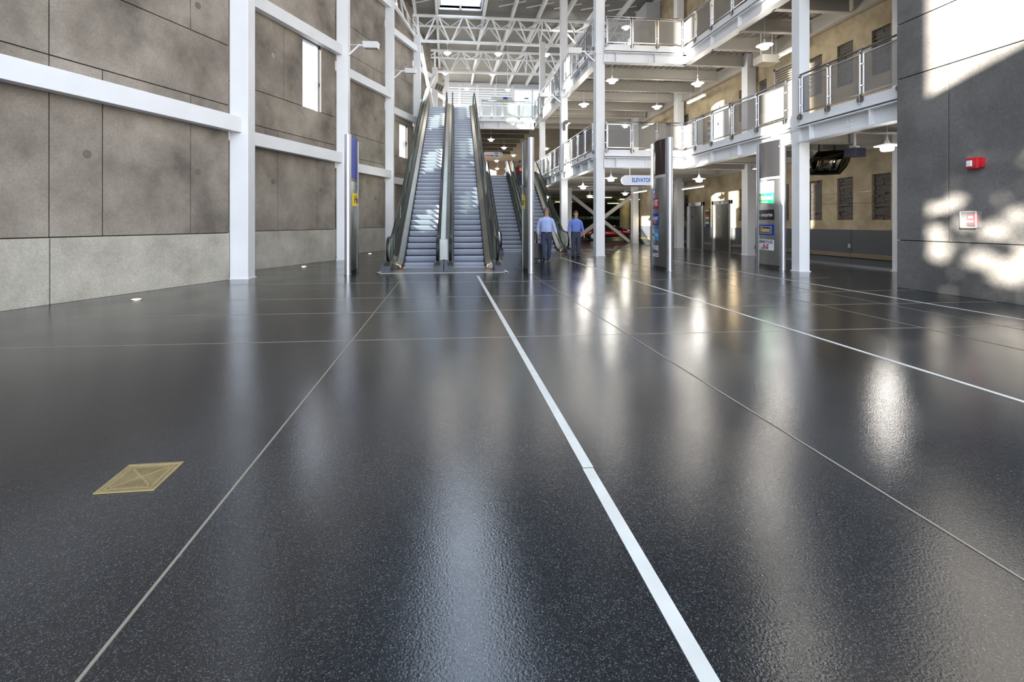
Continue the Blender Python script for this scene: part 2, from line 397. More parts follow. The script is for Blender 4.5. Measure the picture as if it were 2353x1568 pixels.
# elevator wall with sunk slots
def wall_holes(b, X, depth, ys, zs, holes):
    Y = sorted(set([*ys] + [h[0] for h in holes] + [h[1] for h in holes])); Z = sorted(set([*zs] + [h[2] for h in holes] + [h[3] for h in holes]))
    def hole(y, z): return any(h[0] < y < h[1] and h[2] < z < h[3] for h in holes)
    for y0, y1 in zip(Y[:-1], Y[1:]):
        for z0, z1 in zip(Z[:-1], Z[1:]):
            if not hole((y0 + y1) / 2, (z0 + z1) / 2): b.add([(X, y0, z0), (X, y1, z0), (X, y1, z1), (X, y0, z1)], [(3, 2, 1, 0)])
    for y0, y1, z0, z1 in holes:
        D = X + depth
        b.add([(X, y0, z0), (X, y1, z0), (X, y1, z1), (X, y0, z1), (D, y0, z0), (D, y1, z0), (D, y1, z1), (D, y0, z1)], [(0, 1, 5, 4), (1, 2, 6, 5), (2, 3, 7, 6), (3, 0, 4, 7), (4, 5, 6, 7)])
    b.add([(X + .4, ys[0], zs[0]), (X + .4, ys[1], zs[0]), (X + .4, ys[1], zs[1]), (X + .4, ys[0], zs[1])], [(0, 1, 2, 3)])
    b.add([(X, ys[0], zs[0]), (X + .4, ys[0], zs[0]), (X + .4, ys[0], zs[1]), (X, ys[0], zs[1])], [(0, 1, 2, 3)])
    b.add([(X, ys[1], zs[0]), (X + .4, ys[1], zs[0]), (X + .4, ys[1], zs[1]), (X, ys[1], zs[1])], [(3, 2, 1, 0)])
    return b
slotY = [(12.14, 12.74), (13.38, 13.97), (14.58, 15.2), (16.1, 16.7) , (17.3, 17.75), (18.52, 19.06), (23.27, 23.81), (25.2, 25.8), (10.6, 11.2)]
slots = []
for zb in (0, 4.24):
    for y0, y1 in slotY:
        if zb and 16 < y0 < 17: continue
        slots.append((y0, y1, zb + 1.42, zb + 2.76))
slots += [(y0, y1, 9.9, 11.24) for y0, y1 in slotY]
we = struct('wall_elevator', wall_holes(B(), 12.5, .14, (5, 29.45), (0, 14.4), slots), 'beige')
for y0, y1, z0, z1 in slots:
    b = B(); z = z0
    while z < z1 - .02:
        h = min(random.uniform(.035, .075), z1 - z); y = y0
        while y < y1 - .01:
            l = min(random.uniform(.18, .45), y1 - y); b.box(12.64 - random.uniform(.035, .09), 12.66, y + .002, y + l - .002, z + .002, z + h - .003); y += l
        z += h
    o = part('slate_infill', b, 'slate', we); o['kind'] = 'stuff'
# thin metal strips linking the slots
for zb in (0, 4.24):
    for y0, y1 in ((12.74, 13.38), (13.97, 14.58), (15.2, 16.1), (16.7, 17.3), (17.75, 18.52), (21.98, 23.27), (23.81, 25.2), (11.2, 12.14)):
        for z in (1.95, 2.27): part('metal_strip', B().box(12.485, 12.505, y0, y1, zb + z - .008, zb + z + .008), 'steel_dark', we)
# wainscot boards, bumper rail
wj = [6, 8.4, 10.8, 13.4, 16.0, 18.6, 19.46]
for a, c in list(zip(wj[:-1], wj[1:])) + [(21.0, 21.75), (23.3, 25.6), (25.6, 28), (28, 29.4)]:
    part('wainscot_board', B().box(12.46, 12.51, a + .006, c - .006, .02, 1.12), 'wainscot', we, bevel=.004)
    part('bumper_rail', B().box(12.41, 12.46, a + .01, c - .01, .27, .40), 'wood', we, bevel=.006)
part('kerb', B().box(12.40, 12.5, 9, 19.45, 0, .05), 'steel', we)
part('wall_socket', B().box(12.44, 12.47, 13.42, 13.5, .56, .68), 'cream', we)

# far walls
wb = struct('wall_back', B().box(-3, 13, 44, 44.4, 8.4, 12.4).box(-3, 13, 44, 44.4, 13.98, 14.5), 'louver')
for x in [-.5 + 1.68 * k for k in range(5)]: part('mullion', B().box(x - .12, x + .12, 43.85, 44, 10.9, 14.3), 'white_beam', wb)
part('header_tube', B().tube([(-2, 43.8, 13.95), (12, 43.8, 13.95)], .08), 'white_beam', wb)
for k in range(4):
    x0 = -.38 + 1.68 * k
    for j in range(7): part('louver_blade', B().prism([(43.98, 12.42 + j * .22), (43.88, 12.42 + j * .22), (43.98, 12.62 + j * .22)], x0, x0 + 1.44, 'x'), 'louver', wb)
part('sill_tube', B().tube([(-2, 43.5, 10.7), (6, 43.5, 10.7)], .05), 'white_beam', wb)
for x0, x1 in ((6.35, 8.05), (8.15, 10), (10.1, 12.3)):
    WINS.append(1); f = struct('window_%d' % len(WINS), B().box(x0 - .05, x0 + .04, 43.9, 44.1, 12.4, 14).box(x1 - .04, x1 + .05, 43.9, 44.1, 12.4, 14).box(x0, x1, 43.9, 44.1, 12.36, 12.44).box(x0, x1, 43.9, 44.1, 13.92, 14), 'white_beam')
    part('pane', B().box(x0, x1, 44, 44.006, 12.44, 13.92), 'window_glass', f)
struct('wall_hall_back', B().box(1.5, 13, 52.05, 52.35, 4.3, 8.2), 'hall_brown'); struct('wall_hall_right', B().box(12.55, 12.8, 29.5, 52, 4.2, 8.4), 'hall_brown')
# clerestory strip on the right above the upper gallery
WINS.append(1); f = struct('window_%d' % len(WINS), B().box(12.4, 12.6, 29.5, 44, 8.4, 10.4).box(12.42, 12.58, 29.5, 44, 14.1, 14.4), 'white_beam')
for k in range(8):
    part('mullion', B().box(12.42, 12.58, 29.5 + k * 2.05, 29.6 + k * 2.05, 10.4, 14.1), 'white_beam', f)
    if k < 7: part('pane', B().box(12.5, 12.506, 29.6 + k * 2.05, 31.55 + k * 2.05, 10.4, 14.1), 'window_glass', f)

# ------------------------------------------------------------------ roof
SKX0, SKX1, SKY0, SKY1 = -.45, 2.1, 8.5, 29.0
zr = 14.55
def ribs(x0, x1, y0, y1):
    b = B(); pr = []; y = y0
    while y < y1 - .01:
        pr += [(y, zr), (min(y + .11, y1), zr), (min(y + .125, y1), zr + .045), (min(y + .155, y1), zr + .045)]; y += .17
    pr.append((y1, zr)); n = len(pr)
    vs = [(x0, p[0], p[1]) for p in pr] + [(x1, p[0], p[1]) for p in pr]
    b.add(vs, [(i, i + 1, n + i + 1, n + i) for i in range(n - 1)]); b.box(x0, x1, y0, y1, zr + .06, zr + .2); return b
rb = B()
for r in ((-9, SKX0, 4, 44.4), (SKX1, 13, 4, 44.4), (SKX0, SKX1, 4, SKY0), (SKX0, SKX1, SKY1, 44.4)):
    q = ribs(*r); rb.add(q.v, q.f)
roof = struct('ceiling', rb, 'roofdeck')
for x in (-5.3, -3.6, -1.95, -.62, 2.3, 4.1, 5.78, 7.46, 9.14, 10.8, 12.3):
    part('purlin', B().ibeam((x, 4, zr - .16), (x, 44, zr - .16), .16, .32), 'white_beam', roof)
for i in range(10):
    x = -3.6 + 1.68 * i
    if not (-1 < x < 2.3): part('roof_brace', B().beam((x, 28.0, zr - .2), (x + 1.5, 27.2, zr - .2), .05, .05), 'white_beam', roof)
cb = B()
for b4 in ((SKX0 - .08, SKX0, SKY0, SKY1), (SKX1, SKX1 + .08, SKY0, SKY1), (SKX0, SKX1, SKY0 - .08, SKY0), (SKX0, SKX1, SKY1, SKY1 + .08)): cb.box(b4[0], b4[1], b4[2], b4[3], zr - .05, zr + 1.1)
WINS.append(1); skl = struct('window_%d' % len(WINS), cb, 'white_beam')
for k in range(11):
    y = SKY0 + (SKY1 - SKY0) * k / 10; part('glazing_bar', B().box(SKX0, SKX1, y - .04, y + .04, zr + 1.04, zr + 1.12), 'white_beam', skl)
part('glazing_bar', B().box((SKX0 + SKX1) / 2 - .03, (SKX0 + SKX1) / 2 + .03, SKY0, SKY1, zr + 1.04, zr + 1.12), 'white_beam', skl)
part('pane', B().box(SKX0, SKX1, SKY0, SKY1, zr + 1.12, zr + 1.128), 'window_glass', skl)
for x, s in ((SKX0 + .02, 1), (SKX1 - .02, -1)):
    part('side_vent', B().prism([(28.2, zr + .1), (28.9, zr + .1), (28.9, zr + .95), (28.2, zr + .95)], min(x, x + s * .05), max(x, x + s * .05), 'x'), 'grey_paint', skl)
part('skylight_sensor', B().box(.78, .88, 28.75, 28.98, zr - .1, zr + .2), 'cream', skl)

def truss(name, label, y, x0, x1, xl0, zb, zt):
    t = thing(name, label, 'truss', (x0, y + .7, zb))
    o = (x0, y + .7, zb)
    part('top_chord', B().tube([(x0, y, zt), (x1, y, zt)], .1, 10), 'white', t, True, o)
    part('top_chord', B().tube([(x0, y + 1.5, zt), (x1, y + 1.5, zt)], .09, 10), 'white', t, True, o)
    part('bottom_chord', B().tube([(xl0, y + .7, zb), (x1, y + .7, zb)], .1, 10), 'white', t, True, o)
    xs = []; x = xl0 + .15; s = 1.68; xt = x0 + .6; k = 0
    tops = [-2.3 + 1.68 * i for i in range(9) if x0 - .1 < -2.3 + 1.68 * i < x1]
    for X in tops:
        for yy in (y, y + 1.5):
            for sx in (-.84, .84):
                if xl0 - .05 <= X + sx <= x1: part('web_tube', B().tube([(X + sx * .08, yy, zt), (X + sx * .94, y + .7, zb)], .055, 6), 'white', t, True, o)
        part('lacing_tube', B().tube([(X, y, zt), (X + .84, y + 1.5, zt)], .04, 6), 'white', t, True, o)
        part('lacing_tube', B().tube([(X + .84, y + 1.5, zt), (X + 1.68, y, zt)], .04, 6), 'white', t, True, o)
    for X in (xl0 + .05,): 
        for yy in (y, y + 1.5): part('web_tube', B().tube([(X, yy, zt), (X, y + .7, zb)], .06, 6), 'white', t, True, o)
    for yy, X in ((y, 6.05), (y + 1.5, 6.05)): part('web_tube', B().tube([(X, yy, zt), (X, y + .7, zb)], .05, 6), 'white', t, True, o)
    return t
truss('roof_truss', 'nearer white tubular roof truss with pendant lamps below it', 29.3, -3.3, 12.3, -1.85, 12.88, 14.2)
truss('roof_truss', 'farther white tubular roof truss, lower in view behind the nearer one', 35.0, -2.4, 12.3, -.95, 12.8, 14.15)

# ------------------------------------------------------------------ columns
def column(x, y, w, d, z0, z1, label, bands=(), loc0=0):
    o = (x, y, z0); t = thing('steel_column', label, 'column', o)
    part('shaft', B().box(x - w / 2, x + w / 2, y - d / 2, y + d / 2, z0, z1), 'white', t, off=o, bevel=.012)
    part('base_plate', B().box(x - w / 2 - .02, x + w / 2 + .02, y - d / 2 - .02, y + d / 2 + .02, z0, z0 + .02), 'white', t, off=o)
    for a, c in bands: part('splice_band', B().box(x - w / 2 - .012, x + w / 2 + .012, y - d / 2 - .012, y + d / 2 + .012, a, c), 'white', t, off=o)
    return t
column(-4.9, 11.76, .42, .42, 0, 14.3, 'thick white steel column at left, nearest the camera')
column(-3.72, 17.3, .4, .4, 0, 14.3, 'white steel column between the tall blue pylon and the slot window')
column(-2.75, 23.0, .4, .4, 0, 14.3, 'white steel column just left of the escalators, carrying the farther box lamp')
column(-1.8, 28.8, .42, .42, 0, 12.75, 'white column on the left whose head meets the nearer roof truss')
column(-.87, 34.6, .42, .42, 0, 12.7, 'white column on the left whose head meets the farther roof truss')
column(-.02, 40.4, .4, .4, 8.45, 14.2, 'slim white column behind the escalator tops')
bd = ((3.9, 4.3), (8.1, 8.5))
column(9.72, 12.08, .3, .3, 0, 14.3, 'white column carrying the gallery beside the rightmost pylon', ((3.88, 4.32), (8.1, 8.5)))
column(6.12, 18.42, .36, .36, 0, 14.3, 'tall white column at the inner corner of the galleries', bd)
column(6.0, 23.7, .34, .34, 0, 14.3, 'white column second along the inner gallery edge, holding a black camera', ())
column(6.05, 29.4, .34, .34, 0, 12.8, 'white column where the inner gallery meets the upper landing')
column(12.3, 18.1, .38, .38, 0, 8.2, 'white column against the beige wall right of the elevators')
column(12.2, 23.7, .38, .38, 0, 14.3, 'white column against the beige wall left of the elevators')
column(12.1, 29.3, .38, .38, 0, 14.3, 'grey-white column at the right end of the garage cross brace')
column(7.72, 29.3, .36, .36, 0, 3.55, 'short column at the left end of the garage cross brace')
column(12.36, 11.72, .26, .26, 0, 14.3, 'white column just behind the edge of the right concrete wall')

# wall beams on the left
def wbeam(E, L, z, label, ext=.35):
    a = pt(E, L, .13, z); c = pt(E, -ext, .13, z)
    t = thing('wall_beam', label, 'beam', a)
    part('box_section', B().beam(a, c, .22, .37), 'white_beam', t, off=a, bevel=.008)
    e = pt(E, -ext + .1, .13, z - .23); part('bracket', B().beam(e, (e[0] + U.x * .09, e[1] + U.y * .09, e[2]), .1, .08), 'steel', t, off=a)
names = ['nearest bay', 'bay with the slot window', 'bay behind the blue pylon', 'bay left of the escalators', 'bay behind the escalator heads', 'farthest bay']
for i, (E, L, j, w) in enumerate(bays):
    for z, h in ((3.66, 'low'), (7.51, 'middle'), (11.85, 'high')):
        if (i > 3 and z < 8) or (i == 0 and z > 7): continue
        wbeam(E, L, z, '%s white box beam across the concrete wall, %s' % (h, names[i]), ext=.3 if i else .3)

# cross braces
def brace(label, pts, y0, w=.2, z0=0):
    o = pts[0]; t = thing('cross_brace', label, 'brace', o)
    for a, c in (pts[0:2], pts[2:4]): part('diagonal', B().beam(a, c, w, w), 'cream' if y0 > 29 else 'white', t, off=o)
    return t
brace('steel cross brace in front of the parked red car', [(7.95, 29.3, .1), (11.9, 29.3, 3.05), (7.95, 29.36, 3.05), (11.75, 29.36, .1)], 29.3, .2)
brace('white cross brace between two left columns above the escalator heads', [(-1.62, 29.1, 12.2), (-.9, 34.3, 9.0), (-.95, 34.3, 12.0), (-1.55, 29.3, 8.7)], 20, .2)
t = thing('edge_truss', 'white tube truss along the head of the left wall', 'truss', (-3, 24, 13.5)); o = (-3, 24, 13.5)
part('top_chord', B().tube([(-3.15, 23.2, 14.2), (-2.55, 27.2, 14.0), (-2.0, 29.2, 13.0)], .1), 'white', t, True, o)
part('bottom_chord', B().tube([(-2.95, 23.2, 12.6), (-1.85, 29.0, 12.6)], .09), 'white', t, True, o)
for k in range(5):
    y = 23.6 + k * 1.2; part('web_tube', B().tube([(-2.9 + (y - 23.2) * .19, y, 12.6), (-3.1 + (y - 23) * .15, y + .6, 14.1)], .05, 6), 'white', t, True, o)

# ------------------------------------------------------------------ galleries and landings
D1, D2 = 4.27, 8.47
def railing(root, off, p0, p1, ts, D, mesh='mesh', outer=1):
    """posts at ts along p0->p1, a framed panel in every gap, one handrail"""
    p0 = Vector(p0); p1 = Vector(p1); d = (p1 - p0); L = d.length; d.normalize(); nrm = Vector((d.y, -d.x, 0)) * outer
    P = lambda t, z, n=0: p0 + d * t + nrm * n + Vector((0, 0, D + z))
    part('handrail', B().tube([P(ts[0], 1.08, .03), P(ts[-1], 1.08, .03)], .028, 8), 'chrome', root, True, off)
    for t in ts:
        b = B().beam(P(t, -.2, .05), P(t, 1.06, .05), .06, .016, up=d); b.beam(P(t, 1.05, .05), P(t, 1.05, 0), .03, .03)
        o = part('rail_post', b, 'chrome', root, off=off)
        q = P(t, -.07, .03); b = B().tube([q - nrm * .05, q + nrm * .045], .075, 12); part('post_bracket', b, 'steel_dark', o, True, off)
        for z in (.25, .75): part('panel_clip', B().beam(P(t - .06, z, .02), P(t + .06, z, .02), .04, .03), 'chrome', o, off=off)
    for a, c in zip(ts[:-1], ts[1:]):
        if c - a < .3: continue
        g = .055; b = B()
        ring = [P(a + g, .06), P(c - g, .06), P(c - g, .99), P(a + g, .99)]
        for i in range(4): b.beam(ring[i], ring[(i + 1) % 4], .035, .035)
        f = part('rail_panel', b, 'chrome', root, off=off)
        part('infill_sheet', B().beam(P(a + g, .525), P(c - g, .525), .006, .92), mesh, f, off=off)
def girder(root, off, a, b_, zt, zb, nrm, stiff):
    """I girder with stiffener plates and a fascia channel above it"""
    a = Vector(a); b_ = Vector(b_); d = (b_ - a); L = d.length; d.normalize(); nrm = Vector(nrm); h = zt - zb; zc = Vector((0, 0, (zt + zb) / 2))
    g = part('edge_girder', B().ibeam(a + zc, b_ + zc, .3, h, t=.03), 'white_beam', root, off=off)
    t = .45
    while t < L - .1:
        q = a + d * t + nrm * .08 + zc; part('stiffener_plate', B().beam(q - Vector((0, 0, h / 2 - .03)), q + Vector((0, 0, h / 2 - .03)), .012, .14, up=nrm), 'white_beam', g, off=off); t += stiff
    bl = B()
    for t in (.12, L - .12, L * .5, L * .5 + .12):
        for k in range(4):
            q = a + d * t + nrm * .02 + zc + Vector((0, 0, -h * .3 + k * h * .2)); bl.tube([q, q + nrm * .025], .02, 6)
    part('bolt_heads', bl, 'white', g, off=off)['kind'] = 'stuff'
    fa = a + nrm * .06; fb = b_ + nrm * .06
    part('fascia_plate', B().beam(fa + Vector((0, 0, zt + .17)), fb + Vector((0, 0, zt + .17)), .05, .27).beam(fa + Vector((0, 0, zt + .045)), fb + Vector((0, 0, zt + .045)), .22, .02), 'white', root, off=off)

def gallery(D, label, wallgap):
    o = (9.65, 18.2, D); t = thing('gallery', label, 'gallery', o)
    zt, zb = D - .33, D - .75
    part('deck_slab', B().box(6.1, 12.46, 18.3, 31.45, D - .12, D).box(9.75, 12.46, 8.92, 18.3, D - .12, D), 'soffit_shade', t, off=o)
    rb = B()
    for X0, y0, y1 in [(6.2 + .27 * k, 18.35, 31.4) for k in range(23)] + [(9.85 + .27 * k, 8.95, 18.3) for k in range(10)]:
        rb.prism([(X0 - .07, D - .12), (X0 + .07, D - .12), (X0 + .045, D - .21), (X0 - .045, D - .21)], y0, y1, 'y')
    part('ribbed_soffit', rb, 'cream', t, off=o)
    for y in (20.2, 22.1, 24.0, 25.9, 27.8, 29.7, 31.3): part('joist', B().ibeam((6.15, y, D - .5), (12.2, y, D - .5), .18, .46), 'cream', t, off=o)
    for y in (18.2, 16.45, 14.8, 13.2, 12.08, 10.5, 9.1): part('joist', B().ibeam((9.75, y, D - .52), (12.2, y, D - .52), .18, .46), 'cream', t, off=o)
    part('wall_beam', B().ibeam((12.3, 8.95, D - .55), (12.3, 31.4, D - .55), .2, .5), 'cream', t, off=o)
    girder(t, o, (6.0, 18.6, 0), (6.0, 31.3, 0), zt, zb, (-1, 0, 0), 1.15)
    girder(t, o, (6.25, 18.2, 0), (9.65, 18.2, 0), zt, zb, (0, -1, 0), 1.6)
    girder(t, o, (9.65, 18.2, 0), (9.65, 12.2, 0), zt, zb, (-1, 0, 0), 1.6)
    girder(t, o, (9.65, 11.96, 0), (9.65, 8.95, 0), zt, zb, (-1, 0, 0), 1.75)
    railing(t, o, (5.94, 31.3, 0), (5.94, 18.5, 0), [.2 + 1.143 * k for k in range(12)], D)
    railing(t, o, (6.32, 18.14, 0), (9.6, 18.14, 0), [0, 1.05, 2.1, 3.14], D)
    railing(t, o, (9.59, 18.3, 0), (9.59, 12.3, 0), [.05, 1.0, 2.12, 3.36, 4.62, 5.86], D)
    railing(t, o, (9.59, 11.92, 0), (9.59, 8.95, 0), [.03, .96, 1.9, 2.85], D)
    return t
gallery(D1, 'lower white steel gallery with mesh railing, first floor up', 0)
gallery(D2, 'upper white steel gallery with mesh railing, second floor up', 0)

o = (2, 31.5, D2); t = thing('upper_landing', 'white steel landing with clear railing at the head of the long escalators', 'landing', o)
part('deck_slab', B().box(-3.2, 5.95, 31.55, 44, D2 - .12, D2), 'cream', t, off=o)
girder(t, o, (2.0, 31.5, 0), (5.9, 31.5, 0), D2 - .36, D2 - .8, (0, -1, 0), 1.05)
part('apron_plate', B().box(-2.5, 2.0, 31.2, 31.5, D2 - .8, D2 - .02), 'steel', t, off=o)
for k in range(6): part('joist', B().ibeam((-3, 33.4 + 2 * k, D2 - .5), (5.9, 33.4 + 2 * k, D2 - .5), .2, .5), 'garage_conc', t, off=o)
railing(t, o, (2.3, 31.45, 0), (5.9, 31.45, 0), [0, .72, 1.44, 2.55, 3.5], D2, 'glass')
part('soffit_sheet', B().box(-3.2, 5.95, 32, 44, D2 - .2, D2 - .16), 'garage_conc', t, off=o)
part('side_slab', B().box(6.02, 12.5, 31.5, 44, D2 - .3, D2), 'garage_conc', t, off=o)
part('rear_slab', B().box(1.5, 13, 44, 52, D2 - .3, D2 - .1), 'garage_conc', t, off=o)
o = (2, 29.5, D1); t = thing('lower_landing', 'dim first floor landing at the head of the short escalators', 'landing', o)
part('deck_slab', B().box(1.9, 5.95, 29.9, 52, D1 - .14, D1).box(5.95, 30, 31.5, 62, D1 - .14, D1), 'cream', t, off=o)
part('front_girder', B().ibeam((1.9, 29.95, D1 - .5), (5.9, 29.95, D1 - .5), .25, .6), 'cream', t, off=o)
for k in range(7): part('joist', B().ibeam((2, 33 + 3 * k, D1 - .45), (30, 33 + 3 * k, D1 - .45), .25, .5), 'garage_conc', t, off=o)

# ------------------------------------------------------------------ escalators
def escalator(label, X, Y, w, H, rz, gl, gr, deck_l, deck_r):
    """gl/gr: gap from step edge to glass at left/right; deck_*: width of the outer deck"""
    t = thing('escalator', label, 'escalator', (X, Y, 0), rz, 'escalators with grey steps and black handrails')
    tn = math.tan(rad(30)); inc = (H - .48) / tn
    prof = [(-1.3, 0), (0, 0), (.25, .03), (.5, .115), (.75, .24), (.75 + inc, H - .24), (1.0 + inc, H - .115), (1.25 + inc, H - .03), (1.5 + inc, H), (3.1 + inc, H)]
    def zp(y):
        for (a, za), (b, zb) in zip(prof[:-1], prof[1:]):
            if y <= b: return za + (zb - za) * (y - a) / (b - a)
        return H
    def band(name, m, sec, y0=-.9, y1=None, parent=t, smooth=False):
        """sec: (x, height over the step line) corners swept along the run"""
        y1 = y1 or prof[-1][0]; ys = [y0] + [p[0] for p in prof if y0 < p[0] < y1] + [y1]; n = len(sec); b = B()
        b.add([(x, y, zp(y) + h) for y in ys for x, h in sec], [(i * n + k, i * n + (k + 1) % n, (i + 1) * n + (k + 1) % n, (i + 1) * n + k) for i in range(len(ys) - 1) for k in range(n)] + [tuple(range(n))[::-1], tuple((len(ys) - 1) * n + k for k in range(n))])
        return part(name, b, m, parent, smooth)
    # steps: a curved grooved riser and a ribbed tread
    run, rise = .3292, .19
    me = None; n = int((prof[-1][0] - 1.4) / run)
    for k in range(n):
        y = .06 + k * run; z = zp(y + .12)
        if z < .03: z = .03 + .05 * k
        if me is None:
            b = B(); hh = w / 2 - .008
            pr = [(0, 0), (run + .02, 0), (run + .02, -.03), (.03, -.03), (.045, -.1), (.07, -.168), (.052, -.168), (.03, -.12), (.013, -.07), (.002, -.025)]
            b.prism(pr, -hh, hh, 'x')
            for i in range(13): x = -hh + (i + .5) * 2 * hh / 13; b.box(x - .006, x + .006, -.003, run, .0, .007)
            o = part('step', b, 'step', t); me = o.data
        else: o = link('step', me, t)
        o.location = (0, y, z)
    for s, g, dk in ((-1, gl, deck_l), (1, gr, deck_r)):
        e = w / 2
        band('skirt_panel', 'black', [(s * e, -.2), (s * (e + .02), -.2), (s * (e + .02), .13), (s * e, .13)], -.3)
        gi = g - .02 if g < .2 else .17
        zi = .12 + .12 * (gi / (g - .02))
        band('inner_deck', 'deck_steel', [(s * (e + .015), .12), (s * (e + gi), zi), (s * (e + gi), zi - .04), (s * (e + .015), .08)], -.3)
        if g >= .2:
            band('deck_joint', 'black', [(s * (e + gi - .002), zi + .012), (s * (e + gi + .022), zi + .018), (s * (e + gi + .022), zi - .03), (s * (e + gi - .002), zi - .03)], -.3)
            band('upper_deck', 'deck_dark', [(s * (e + gi + .02), zi + .005), (s * (e + g - .02), .26), (s * (e + g - .02), .2), (s * (e + gi + .02), zi - .04)], -.3)
        band('gasket', 'black', [(s * (e + g - .03), .23), (s * (e + g + .03), .23), (s * (e + g + .03), .265), (s * (e + g - .03), .265)], -.75)
        if dk > .01:
            band('outer_deck', 'deck_steel', [(s * (e + g + .02), .24), (s * (e + g + dk), .22), (s * (e + g + dk), .16), (s * (e + g + .02), .18)], -.3)
            band('side_cladding', 'steel_dark', [(s * (e + g + dk - .02), -.95), (s * (e + g + dk), -.95), (s * (e + g + dk), .2), (s * (e + g + dk - .02), .2)], .6, prof[-1][0] - 1)
        x = s * (e + g)
        # handrail loop
        top = [(y, zp(y) + .92) for y in [-.4] + [p[0] for p in prof if -.3 < p[0] < 2.4 + inc] + [2.5 + inc]]
        r = .36; y0 = -.4; yE = 2.5 + inc
        lo = [(y0 + .12, .2)] + [(y0 - r * math.sin(a) * .95, .56 - r * math.cos(a)) for a in [math.pi * q / 9 for q in range(1, 9)]]
        hi = [(yE + r * math.sin(a) * .95, H + .56 + r * math.cos(a)) for a in [math.pi * q / 9 for q in range(1, 9)]] + [(yE - .12, H + .2)]
        path = lo + top + hi
        b = B(); m4 = []
        for i, (y, z) in enumerate(path):
            ya, za = path[max(i - 1, 0)]; yb, zb = path[min(i + 1, len(path) - 1)]; l = math.hypot(yb - ya, zb - za) or 1; ny, nz = -(zb - za) / l, (yb - ya) / l
            for dx, dn in ((-.036, -.012), (.036, -.012), (.036, .012), (.02, .024), (-.02, .024), (-.036, .012)): m4.append((x + dx, y + ny * dn, z + nz * dn))
        b.add(m4, [(i * 6 + k, i * 6 + (k + 1) % 6, (i + 1) * 6 + (k + 1) % 6, (i + 1) * 6 + k) for i in range(len(path) - 1) for k in range(6)])
        hr = part('handrail', b, 'rubber', t, True)
        m4 = []; b = B()
        for i, (y, z) in enumerate(path[3:-3]):
            i += 3; ya, za = path[i - 1]; yb, zb = path[i + 1]; l = math.hypot(yb - ya, zb - za) or 1; ny, nz = -(zb - za) / l, (yb - ya) / l
            for dx, dn in ((-.02, -.04), (.02, -.04), (.02, -.012), (-.02, -.012)): m4.append((x + dx, y + ny * dn, z + nz * dn))
        b.add(m4, [(i * 4 + k, i * 4 + (k + 1) % 4, (i + 1) * 4 + (k + 1) % 4, (i + 1) * 4 + k) for i in range(len(path) - 7) for k in range(4)])
        part('handrail_guide', b, 'chrome', t)
        # glass in panes
        ytot = [-.4, .3] + [.75 + inc * q / 8 for q in range(9)] + [1.5 + inc, 2.5 + inc]
        for a, c in zip(ytot[:-1], ytot[1:]):
            ys = [a + .006] + [p[0] for p in prof if a + .006 < p[0] < c - .006] + [c - .006]
            poly = [(y, zp(y) + .26) for y in ys] + [(y, zp(y) + .88) for y in reversed(ys)]
            part('glass_panel', B().prism(poly, x - .006, x + .006, 'x'), 'glass_bal', t)
        for lst in (lo, hi):
            cy = y0 if lst is lo else yE; cz = .56 if lst is lo else H + .56
            poly = [(cy + (q[0] - cy) * .93, cz + (q[1] - cz) * .93) for q in (lst[1:] if lst is lo else lst[:-1])]
            part('glass_panel', B().prism(poly, x - .006, x + .006, 'x'), 'glass_bal', t)
        # newel housing
        bw = min(.17, max(g + dk, .12) * .7)
        b = B().prism([(-1.02, 0), (-.2, 0), (-.2, .25), (-.72, .2)], x - bw * (1 if s < 0 else .6), x + bw * (.6 if s < 0 else 1), 'x'); nb = part('newel_base', b, 'newel_grey', t, bevel=.01)
        part('handrail_inlet', B().box(x - .075, x + .075, -.80, -.66, .14, .22), 'rubber', nb)
        part('comb_light', B().box(s * (e + .03) - .018, s * (e + .03) + .018, -.31, -.29, .05, .1), 'orange_lamp', t)
        part('safety_label', B().box(s * (e + g * .5) - .05, s * (e + g * .5) + .05, -.22, -.1, .19, .2), 'yellow', t)
        part('comb_segment', B().box(s * (e - .04) - .05, s * (e - .04) + .05, -.06, .04, .01, .022), 'yellow', t)
    band('step_gap_shade', 'black', [(-w / 2, -.19), (w / 2, -.19), (w / 2, -.21), (-w / 2, -.21)], .1)  # black sheet added as the shade seen through gaps under the risers
    part('comb_plate', B().box(-w / 2 - .01, w / 2 + .01, -1.25, .06, .0, .012), 'plate', t, bevel=.004)
    part('upper_comb_plate', B().box(-w / 2, w / 2, 1.6 + inc, 3.2 + inc, H - .02, H + .005), 'plate', t)
    und = [(p[0], p[1] - .2) for p in prof[1:-1]] + [(p[0], p[1] - .95) for p in reversed(prof[3:-1])]
    part('truss_soffit', B().prism(und, -w / 2 + .02, w / 2 - .02, 'x'), 'steel_dark', t)
    return t
RZ = -rad(.9)
escalator('left long escalator of the big pair, beside the concrete wall', -.815, 13.85, .95, D2, RZ, .34, .09, .12, .184)
escalator('right long escalator of the big pair, next to the shorter pair', .67, 13.85, .94, D2, RZ, .09, .3, .174, .14)
escalator('left short escalator behind the big pair, empty grey steps', 2.99, 20.9, 1.03, D1, RZ, .12, .12, .1, .12)
escalator('right short escalator behind the chrome pylon, with a rider near its head', 4.54, 20.9, 1.0, D1, RZ, .12, .3, .12, .12)
o = thing('escalator_landing_plate', 'grey metal floor plate with pale border at the foot of the big escalators', 'floor plate', (0, 12.95, 0))
part('plate', B().box(-1.75, 1.55, -.38, .8, .001, .006), 'plate', o)
part('border', B().box(-1.86, 1.62, -.45, -.39, .001, .008).prism([(-1.86, -.45), (-1.76, -.45), (-1.76, .85), (-1.8, .85)], .001, .008, 'z').prism([(1.56, -.45), (1.66, -.45), (1.62, .85), (1.56, .85)], .001, .008, 'z'), 'strip_white', o)
